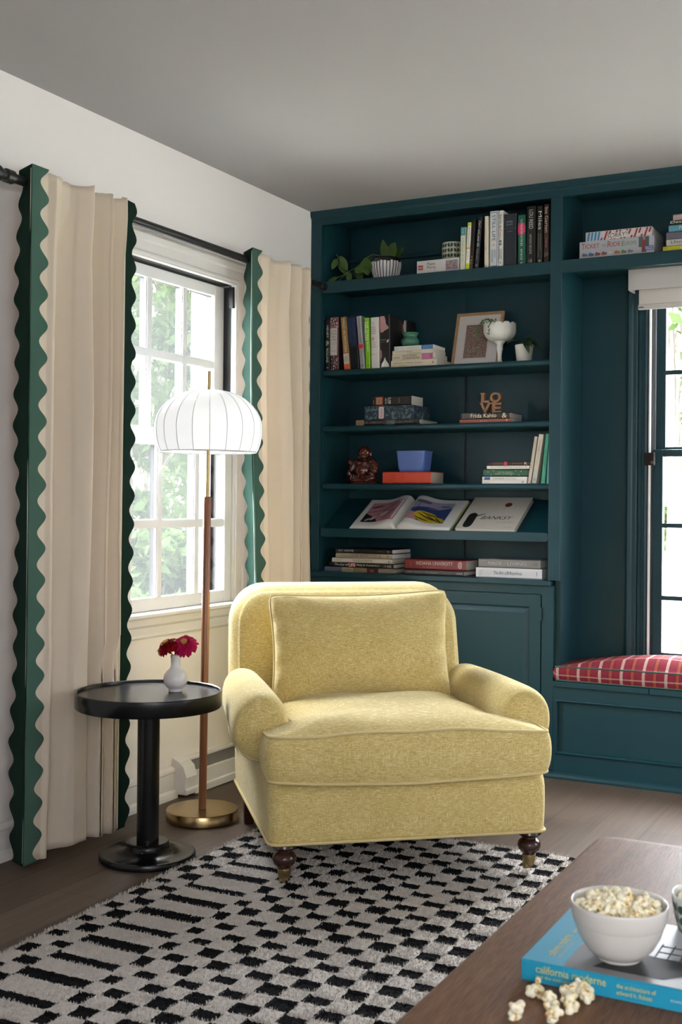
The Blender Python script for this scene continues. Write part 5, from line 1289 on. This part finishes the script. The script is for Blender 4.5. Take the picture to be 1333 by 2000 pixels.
decal('page_picture', [ell(.345, .095, .050, .0035, -.45), ell(.36, .115, .050, .0035, -.3), ell(.38, .085, .045, .0035, -.6), ell(.33, .075, .035, .0035, -.2), ell(.41, .075, .03, .0035, -.8)], '15141c')

# counter stacks
ZC = .805
o = book('book with patterned spine at the bottom of the left counter pile', (.068, .032, ZC), .349, .0205, .185, '7d6f5f', bands=[(0, .25, '55566c'), (.255, .42, '8f8a6c'), (.43, .60, '7a6a4a'), (.62, .78, '2a1414'), (.66, .72, '8a2a2a', .2, .7)], texts=[('Sotheby', .30, .38, .35, .7, '4a4a3a')])
book('black book titled The Joy of LIFE in the left counter pile', (.091, .031, ZC+.021), .324, .0205, .19, '0f0d0c', bands=[(.31, .425, '9a2a24', .12, .92)], texts=[('The Joy of', .08, .30, .22, .82, 'c9c6c0', 0, .3), ('LIFE', .32, .415, .18, .85, 'e8e0dc'), ('Philip B. Kunhardt Jr.', .44, .80, .25, .78, 'c9c6c0'), ('-14B', .84, .97, .2, .75, 'a8a59f')])
book('white book titled The House of the Future in the left counter pile', (.107, .030, ZC+.042), .301, .0205, .19, 'bdb6ac', texts=[('THE HOUSE OF THE FUTURE', .35, .68, .25, .75, '4a463f'), ('RIZZOLI', .08, .16, .35, .6, '8a8478'), ('~20', .90, .98, .2, .7, '22201c')])
book('cream book titled LIVE BEAUTIFUL in the left counter pile', (.126, .030, ZC+.063), .282, .0215, .205, '9c8f7c', texts=[('LIVE BEAUTIFUL', .27, .83, .2, .82, '5a5145'), ('ATHENA', .07, .22, .4, .6, '6a6155'), ('o', .91, .95, .3, .75, '2a2620')], pages=mat('white_pages', (.62, .60, .58), .9))
book('black book titled AT HOME on top of the left counter pile', (.125, .031, ZC+.085), .283, .0205, .20, '0e0e0f', texts=[('AT HOME', .05, .33, .32, .72, 'b8b8b6'), ('EVANS', .76, .86, .35, .55, '6a6a68'), ('o', .92, .95, .3, .7, 'b8b8b6')], pages=mat('white_pages', (.62, .60, .58), .9))
book('dark grey photo book under the crimson university book', (.468, .030, ZC), .281, .0225, .155, '34302e', texts=[("ROBERT POLIDORI'S METROPOLIS", .02, .55, .35, .68, '8d8a84'), ('-AAA', .87, .98, .3, .7, 'a8a5a0')])
book('crimson book titled INDIANA UNIVERSITY on the middle counter pile', (.471, .031, ZC+.0232), .287, .0445, .145, '6a1216', texts=[('INDIANA UNIVERSITY', .19, .79, .46, .80, 'bda9a4'), ('B L O O M I N G T O N', .30, .68, .14, .32, '9a5a5c'), ('BOOKWAY', .09, .11, .2, .8, '9a5a5c', 1), ('@', .87, .94, .2, .85, 'c4b4b0')])
book('white book titled The Art of Home at the right end of the counter', (.804, .030, ZC), .292, .0425, .16, 'b9b8b8', texts=[('The Art', .275, .42, .34, .68, '4a4a4c'), ('of', .44, .475, .32, .68, '6a6a6c', 0, .3), ('Home', .49, .70, .34, .68, '4a4a4c'), ('SHEA', .05, .07, .2, .7, '8a8a8a', 1), ('McGEE', .075, .095, .2, .7, '8a8a8a', 1), (')', .91, .93, .25, .75, '5a5a5c')])
book('grey book titled MADE FOR LIVING on top of the right counter pile', (.815, .031, ZC+.0432), .274, .0355, .15, '6f6b68', texts=[('MADE', .16, .38, .32, .72, '9d9995'), ('for', .405, .45, .4, .65, '8d8985'), ('LIVING', .47, .78, .32, .72, '9d9995'), ('||||', .88, .95, .35, .65, '4a4744')])

# overhead cupboard
o = book('wide game box reading TICKET TO RIDE EUROPE in the overhead cupboard', (1.243, .030, Z0-.002), .302, .073, .22, '9a9aa2', box_=True, name='board_game', cat='board game', bands=[(.80, .935, '3c5058', .42, .98), (.84, .90, '6a2a24', .10, .85), (.855, .885, '8a6a4a', .80, .98), (.88, .99, '2c4a80', .22, .46), (.0, 1, 'a8a49c', .02, .14)],
         texts=[('T', .03, .075, .58, .90, '8a3418'), ('ICKET', .08, .275, .60, .84, '8a3418'), ('TO', .31, .36, .62, .76, '6a4a2a'), ('R', .385, .44, .58, .90, '8a3418'), ('IDE', .445, .555, .60, .84, '8a3418'), ('E', .575, .615, .58, .84, '5a7a20'), ('UROPE', .62, .77, .60, .80, '5a7a20'), ('DAYS OF', .89, .98, .35, .43, 'd8d8e0'), ('WONDER', .89, .98, .25, .33, 'd8d8e0')])
tr = {}
for i, c in enumerate(['55555a', '2c5a78', '7a3428', '7a4028', 'b0b0a8', 'a85a28', '4a6a28', '6a6a6a']):
    x = .302*(.04+.088*i); m_ = MB().box(x, x+.021, -.0009, 0, .015, .023).box(x+.003, x+.010, -.0009, 0, .023, .027); [m_.box(x+.002+.006*k, x+.005+.006*k, -.00088, 0, .012, .015) for k in range(3)]
    m_.build('train_picture', cov(c), o)
o = book('game box reading SORRY! with red and blue stripes on top of the train game box', (1.267, .035, Z0+.0715), .268, .038, .21, 'b9b4b2', box_=True, name='board_game', cat='board game')
mb = MB(); mr = MB()
for i in range(4): x = .006+i*.014; mb.raw([(x, -.0007, .002), (x+.008, -.0007, .002), (x+.013, -.0007, .036), (x+.005, -.0007, .036)], [(0, 1, 2, 3)])
for i in range(15):
    x = .060+i*.0135; h0, h1 = ((.001, .012) if i % 3 == 0 else ((.001, .037) if i % 3 == 1 else (.016, .037)))
    sl = .14; ww = .0072
    mr.raw([(x+h0*sl*2.2, -.0007, h0), (x+ww+h0*sl*2.2, -.0007, h0), (x+ww+h1*sl*2.2, -.0007, h1-.003), (x+ww*.5+h1*sl*2.2, -.0007, h1), (x+h1*sl*2.2, -.0007, h1-.003)], [(0, 1, 2, 3, 4)])
mb.build('blue_stripes', cov('2a78a0'), o); mr.build('red_stripes', cov('8a1424'), o)
MB().raw([(.086, -.0011, .003), (.168, -.0011, .006), (.171, -.0011, .031), (.088, -.0011, .023)], [(0, 1, 2, 3)]).build('title_patch', cov('c9c5c0'), o)
lettering([('SORRY!', (.088, -.0014, .006), (.078, 0, .003), (.003, 0, .018))], ink('0c0c0c'), o)
pl_ = dict(D=.2)
book('bright yellow book at the bottom of the pile at the right edge of the photo', (1.580, .030, Z0), .29, .0225, .2, 'b8b21c', texts=[('Veranda', .22, .6, .2, .8, 'd8d5c8', 0, .2), ('v', .03, .06, .5, .75, '6a6a30')])
book('white book titled Uncommon Kitchens second from the bottom at the right edge', (1.593, .030, Z0+.023), .27, .0255, .2, 'b9b4ae', texts=[('Uncommon Kitchens', .06, .85, .25, .78, '44423e', 0, .3)])
book('grey-purple book in the middle of the pile at the right edge', (1.593, .031, Z0+.049), .27, .0285, .2, '5a5560', texts=[('MODERN', .24, .62, .3, .7, '8d8894')])
book('light blue book near the top of the pile at the right edge', (1.602, .030, Z0+.078), .26, .0265, .2, '4f8596', texts=[("Mother's", .16, .5, .25, .8, 'c9c2a0')])
book('black book titled Design near the top of the pile at the right edge', (1.602, .032, Z0+.105), .26, .0165, .2, '15110f', texts=[('Design', .02, .30, .15, .9, 'c9c6c0', 0, .2)])
book('pale pink patterned book on top of the pile at the right edge', (1.618, .034, Z0+.122), .23, .0245, .18, 'a08a84', bands=[(.02, .98, '8a7874', .15, .2), (.02, .98, '8a7874', .45, .5), (.02, .98, '8a7874', .75, .8)])

# ================================================================== WINDOW SEAT CUSHION
sc_ = thing('bench_cushion', 'red plaid box cushion with dark green piping on the window seat', 'cushion', (0, 0, 0))
ol = dense(rrect(1.1595, 2.68, .002, .27, .02, 5), .03)
def cmap(a, b, c):
    q = (c-.398)/.06
    e = max(0, min(1, (a-1.16)/.16)); dm = 1-(1-e)**2
    return (a, b-.006*math.sin(a*6)*q, c+(.0 if q < 1.01 else -(1-dm)*(c-.458)*.55)+.004*math.sin(a*5)*max(0, q))
cu, CR = puff('cushion_body', ol, .400, .456, .052, 0, .010, 0, cmap, PLAID, sc_, crownpow=2.6, rings=12, side=6)
GP = mat('green_piping', (.02, .06, .045), .7)
for k in (12, 18): MB().tube([(p[0], p[1], p[2]) for p in CR[k]], .0036, 8, closed=True).build('piping', GP, sc_, smooth=True)

# ================================================================== ON THE COFFEE TABLE
CT = .42
cbk = thing('coffee_table_book', 'turquoise hardback titled california moderne under the popcorn bowl', 'book', (2.057, -2.995, CT+.0005))
TQ = cov('1287a6'); L, D, T = .32, .245, .031
mb = MB().box(0, L, 0, D, 0, .003).box(0, L, 0, D, T-.003, T).box(0, L, 0, .003, .003, T-.003); mb.build('cover', TQ, cbk, bevel=.0006)
box('pages', PAGE, cbk, .003, L-.003, .0035, D-.003, .003, T-.003)
YL = 'c9b860'
lettering([('california moderne', (.022, -.0006, .0150), (.103, 0, 0), (0, 0, .0115)), ('and the mid-century dream', (.022, -.0006, .0060), (.085, 0, 0), (0, 0, .0060)),
           ('the architecture of', (.140, -.0006, .0165), (.055, 0, 0), (0, 0, .0065)), ('edward h. fickett', (.140, -.0006, .0070), (.050, 0, 0), (0, 0, .0065))], ink(YL), cbk)
lettering([('RICHARD RAPAPORT', (.215, -.0006, .0120), (.034, 0, 0), (0, 0, .0035))], ink('b8c8cc'), cbk)
zt = T+.0004
lettering([('california moderne', (.040, .030, zt), (0, .095, 0), (-.013, 0, 0)), ('and the mid-century dream', (.050, .030, zt), (0, .075, 0), (-.005, 0, 0)), ('the architecture of', (.040, .140, zt), (0, .055, 0), (-.007, 0, 0)), ('edward h. fickett', (.050, .140, zt), (0, .05, 0), (-.007, 0, 0))], ink(YL), cbk)
def photo():
    m = mat('cover_photograph', (.3, .3, .32), .35); t = NT(m)
    sp_ = t.add('ShaderNodeSeparateXYZ'); t.link(t.tc.outputs['Object'], sp_.inputs[0])
    n1 = t.noise(t.mapping((1, 1, 1)), 25, 4)
    f = t.math('ADD', sp_.outputs[1], t.math('MULTIPLY', n1, .02))
    t.link(t.ramp(t.math('MULTIPLY', f, 4.0), [(.0, (.16, .15, .15)), (.40, (.20, .20, .22)), (.5, (.33, .34, .37)), (1, (.42, .43, .46))]), P(m).inputs['Base Color']); return m
box('cover_picture', photo(), cbk, .062, L-.001, .0015, D-.001, T+.0001, T+.0006)
DK = ink('1c1d20')
mb = MB().raw([(.10, .02, zt+.0006), (.20, .02, zt+.0006), (.26, .085, zt+.0006), (.16, .10, zt+.0006), (.12, .07, zt+.0006)], [(0, 1, 2, 3, 4)])
for i in range(6): x = .17+.018*i; mb.box(x, x+.002, .09, .155, zt+.0002, zt+.0008)
for i in range(3): mb.box(.17, .27, .095+.025*i, .097+.025*i, zt+.0002, zt+.0009)
mb.box(.245, .32, .02, .12, zt+.0002, zt+.0007)
mb.build('cover_picture', DK, cbk)
# popcorn
def popcorn_mesh(seed):
    rr = random.Random(seed); parts = []
    for i in range(17):
        u = rr.uniform(0, 2*PI); z = rr.uniform(-1, 1); s = math.sqrt(1-z*z); r = .0070
        c = Vector((s*math.cos(u), s*math.sin(u), z*.8))*r*rr.uniform(.5, 1.15); a = rr.uniform(.0018, .0038); parts.append((c, (a*rr.uniform(.8, 1.2), a, a*rr.uniform(.8, 1.1)), rr.uniform(0, 3)))
    parts.append((Vector((0, 0, 0)), (.0048, .0048, .0045), 0))
    o = ellipsoids(parts, 'popcorn', POPM, None, .0006); me = o.data; bpy.data.objects.remove(o); return me
def pop_mat():
    m = mat('popcorn', (.7, .66, .5), .75); t = NT(m); b = P(m)
    n1 = t.noise(t.mapping((1, 1, 1)), 170, 2); 
    t.link(t.ramp(n1, [(.30, (.36, .15, .03)), (.40, (.74, .62, .34)), (.52, (.86, .80, .62))]), b.inputs['Base Color'])
    b.inputs['Subsurface Weight'].default_value = .25; b.inputs['Subsurface Radius'].default_value = (.004, .003, .002)
    n2 = t.noise(t.mapping((1, 1, 1)), 420, 2); t.bump(n2, .4, .001, b); return m
POPM = pop_mat(); PM = [popcorn_mesh(s) for s in (1, 2, 3, 4)]
def pop(label, x, y, z, k, group=None, s=1.0):
    o = bpy.data.objects.new('popcorn', PM[k % 4]); COL.objects.link(o); o.location = (x, y, z); o.rotation_euler = (k*1.3, k*2.1, k*.7); o.scale = (s, s, s)
    return tag(o, label, 'popcorn', group)
def bowl(name, label, x, y, z, R, Hh, prof, m, n=80):
    t = thing(name, label, 'bowl', (x, y, z)); MB().lathe([(r*R, zz*Hh) for r, zz in prof], n=n, cap=False).build('bowl_body', m, t, smooth=True); return t
PB = [(0, .0), (.44, 0), (.46, .02), (.46, .05), (.56, .09), (.72, .24), (.85, .44), (.93, .64), (.935, .655), (.95, .67), (.955, .70), (.965, .715), (.970, .75), (.978, .765), (.995, .90), (1.0, .97), (.99, 1.0), (.965, .99), (.955, .93), (.90, .66), (.80, .42), (.62, .2), (.4, .10), (0, .08)]
B1 = (2.182, -2.925, CT+.0325)
bowl('popcorn_bowl', 'white ribbed bowl of popcorn standing on the turquoise book', *B1, .0700, .083, PB, mat('white_stoneware', (.60, .575, .53), .22))
rr = random.Random(21); k = 0
def fill(cx, cy, z0, R, n, group, label, top):
    global k
    cnt = 0; placed = []
    for i in range(6000):
        if cnt >= n: break
        a = rr.uniform(0, 2*PI); r = R*math.sqrt(rr.random()); x = r*math.cos(a); y = r*math.sin(a); hgt_ = top*(1-(r/R)**2*.75)+.004*math.sin(x*90+1)*math.cos(y*80)
        lay = rr.choice([0, 0, 1]); z = z0+hgt_-lay*.011
        if any((x-p[0])**2+(y-p[1])**2+(z-p[2])**2 < .0150**2 for p in placed): continue
        placed.append((x, y, z)); pop(label, cx+x, cy+y, z, k, group, rr.uniform(1.25, 1.6)); k += 1; cnt += 1
fill(B1[0], B1[1], B1[2]+.068, .053, 58, 'popcorn in the white bowl', 'popped kernel heaped in the white ribbed bowl', .018)
B2 = (2.283, -2.745, CT+.0005)
b2o = bowl('popcorn_bowl', 'white bowl with green leaf pattern, holding popcorn, at the right edge', *B2, .062, .088, [(0, 0), (.50, 0), (.52, .03), (.66, .12), (.80, .30), (.90, .52), (.96, .75), (1.0, .97), (.99, 1.0), (.96, .98), (.92, .75), (.84, .5), (.7, .25), (.4, .1), (0, .09)], mat('white_china', (.62, .62, .58), .2))
def b2r(z):
    zz = z/.088; P_ = [(.52, .03), (.66, .12), (.80, .30), (.90, .52), (.96, .75), (1.0, .97)]
    for (r0, z0_), (r1, z1_) in zip(P_, P_[1:]):
        if zz <= z1_: return .062*(r0+(r1-r0)*(zz-z0_)/(z1_-z0_))
    return .062
leaf_dots(b2o, b2r, .006, .080, 9, 4, mat('dark_leaf_glaze', (.012, .055, .012), .3), szx=.6, off=.0012)
fill(B2[0], B2[1], B2[2]+.072, .045, 36, 'popcorn in the leaf patterned bowl', 'popped kernel heaped in the leaf patterned bowl', .014)
LP_ = [(2.094, -3.043, 'loose popcorn nearest the corner of the turquoise book'), (2.124, -3.067, 'loose popcorn in the middle of the scattered pieces, left of the double one'), (2.140, -3.036, 'loose popcorn behind the middle of the scattered pieces'), (2.151, -3.062, 'loose popcorn in front of the spine, right of the middle pieces'),
       (2.139, -3.108, 'loose popcorn at the bottom edge of the photo'), (2.093, -3.120, 'leftmost loose popcorn, apart from the others on the table'), (2.146, -3.006, 'loose popcorn leaning on the turquoise spine'), (2.160, -3.018, 'loose popcorn at the right of the scattered pieces by the spine')]
for i, (x, y, lab) in enumerate(LP_): pop(lab, x, y, CT+.0115, i*3+1, None, 1.6)

# ================================================================== OUTDOORS
def grass():
    m = mat('mown_grass', (.12, .14, .05), .95); t = NT(m)
    n1 = t.noise(t.mapping((1, 1, 1)), .9, 5, .6); t.link(t.ramp(n1, [(.4, (.10, .11, .075)), (.62, (.24, .225, .19))]), P(m).inputs['Base Color']); return m
GZ = -.75
lawn = MB().raw([(-40, -25, GZ), (40, -25, GZ), (40, 45, GZ), (-40, 45, GZ)], [(0, 1, 2, 3)]).build('lawn', grass(), None); lawn['kind'] = 'structure'
BARK = make_oak('grey_bark', (.06, .05, .04), (.20, .18, .16), .9, (9, 9, 2))
LFM = make_cloth('tree_leaves', (.026, .043, .012), .35)
def tree(label, x, y, h, R, seed, nleaf, trunk_r=.16, leanx=0, crown0=.25, sz=.085):
    t = thing('tree', label, 'tree', (x, y, GZ)); r = np.random.default_rng(seed)
    pts = [(leanx*k/6+.06*math.sin(k*1.3+seed), .06*math.cos(k+seed), h*.92*k/6) for k in range(7)]; tk = MB().tube(pts, [trunk_r*(1-.11*k) for k in range(7)], 12)
    nc = 26; cl = []
    for i in range(nc):
        a = r.uniform(0, 2*PI); hh = r.uniform(crown0, 1.0); rad = R*math.sin(PI*min(.97, .12+.85*(hh-crown0)/(1-crown0)))**.6*math.sqrt(r.uniform(.08, 1))
        c = (rad*math.cos(a)+leanx*hh, rad*math.sin(a), hh*h); cl.append((c, R*r.uniform(.25, .42)))
        p0 = Vector(pts[min(6, max(1, int(hh*6-1)))]); tk.tube([p0, p0.lerp(Vector(c), .55)+Vector((0, 0, .1)), Vector(c)], [trunk_r*.3, trunk_r*.18, .012], 6)
    tk.build('trunk', BARK, t, smooth=True)
    k = r.integers(0, nc, nleaf); C_ = np.array([c[0] for c in cl])[k]; S_ = np.array([c[1] for c in cl])[k]
    d = r.normal(size=(nleaf, 3)); d /= np.linalg.norm(d, axis=1)[:, None]; p = C_+d*(S_*r.uniform(.35, 1, nleaf)**.6)[:, None]*np.array([1, 1, .8])
    u = r.normal(size=(nleaf, 3)); u /= np.linalg.norm(u, axis=1)[:, None]; v = np.cross(u, r.normal(size=(nleaf, 3))); v /= np.linalg.norm(v, axis=1)[:, None]
    s = r.uniform(.6, 1.2, nleaf)[:, None]*sz; q = np.stack([p-u*s, p+v*s*.5, p+u*s, p-v*s*.5], 1).reshape(-1, 3)
    np_mesh('foliage', q, np.arange(nleaf*4).reshape(-1, 4), [LFM], None, t, False)
    return t
tree('leafy green tree outside the left window, seen in its upper panes', -5.6, 6.0, 6.4, 2.0, 1, 15000, leanx=.3, crown0=.2)
tree('broad green tree further off outside the left window', -8.6, 9.4, 7.5, 2.7, 2, 16000, crown0=.12)
tree('green tree beyond the lawn outside the left window, partly behind the curtain', -13, 15, 8.5, 3.2, 3, 13000, crown0=.1)
tree('low green bush outside the left window at the lawn edge', -3.3, 3.3, 1.5, .7, 4, 6000, .05, crown0=.08)
tree('slender grey-barked tree outside the window seat window', .70, 4.6, 6.5, 1.0, 5, 1300, .085, leanx=-.25, crown0=.5)
tree('pale green tree further off outside the window seat window', .55, 13.5, 6.5, 2.2, 6, 6500, crown0=.2)
tree('small green shrub on the lawn outside the window seat window', .30, 9.0, 2.6, .8, 7, 2600, .05, crown0=.15)
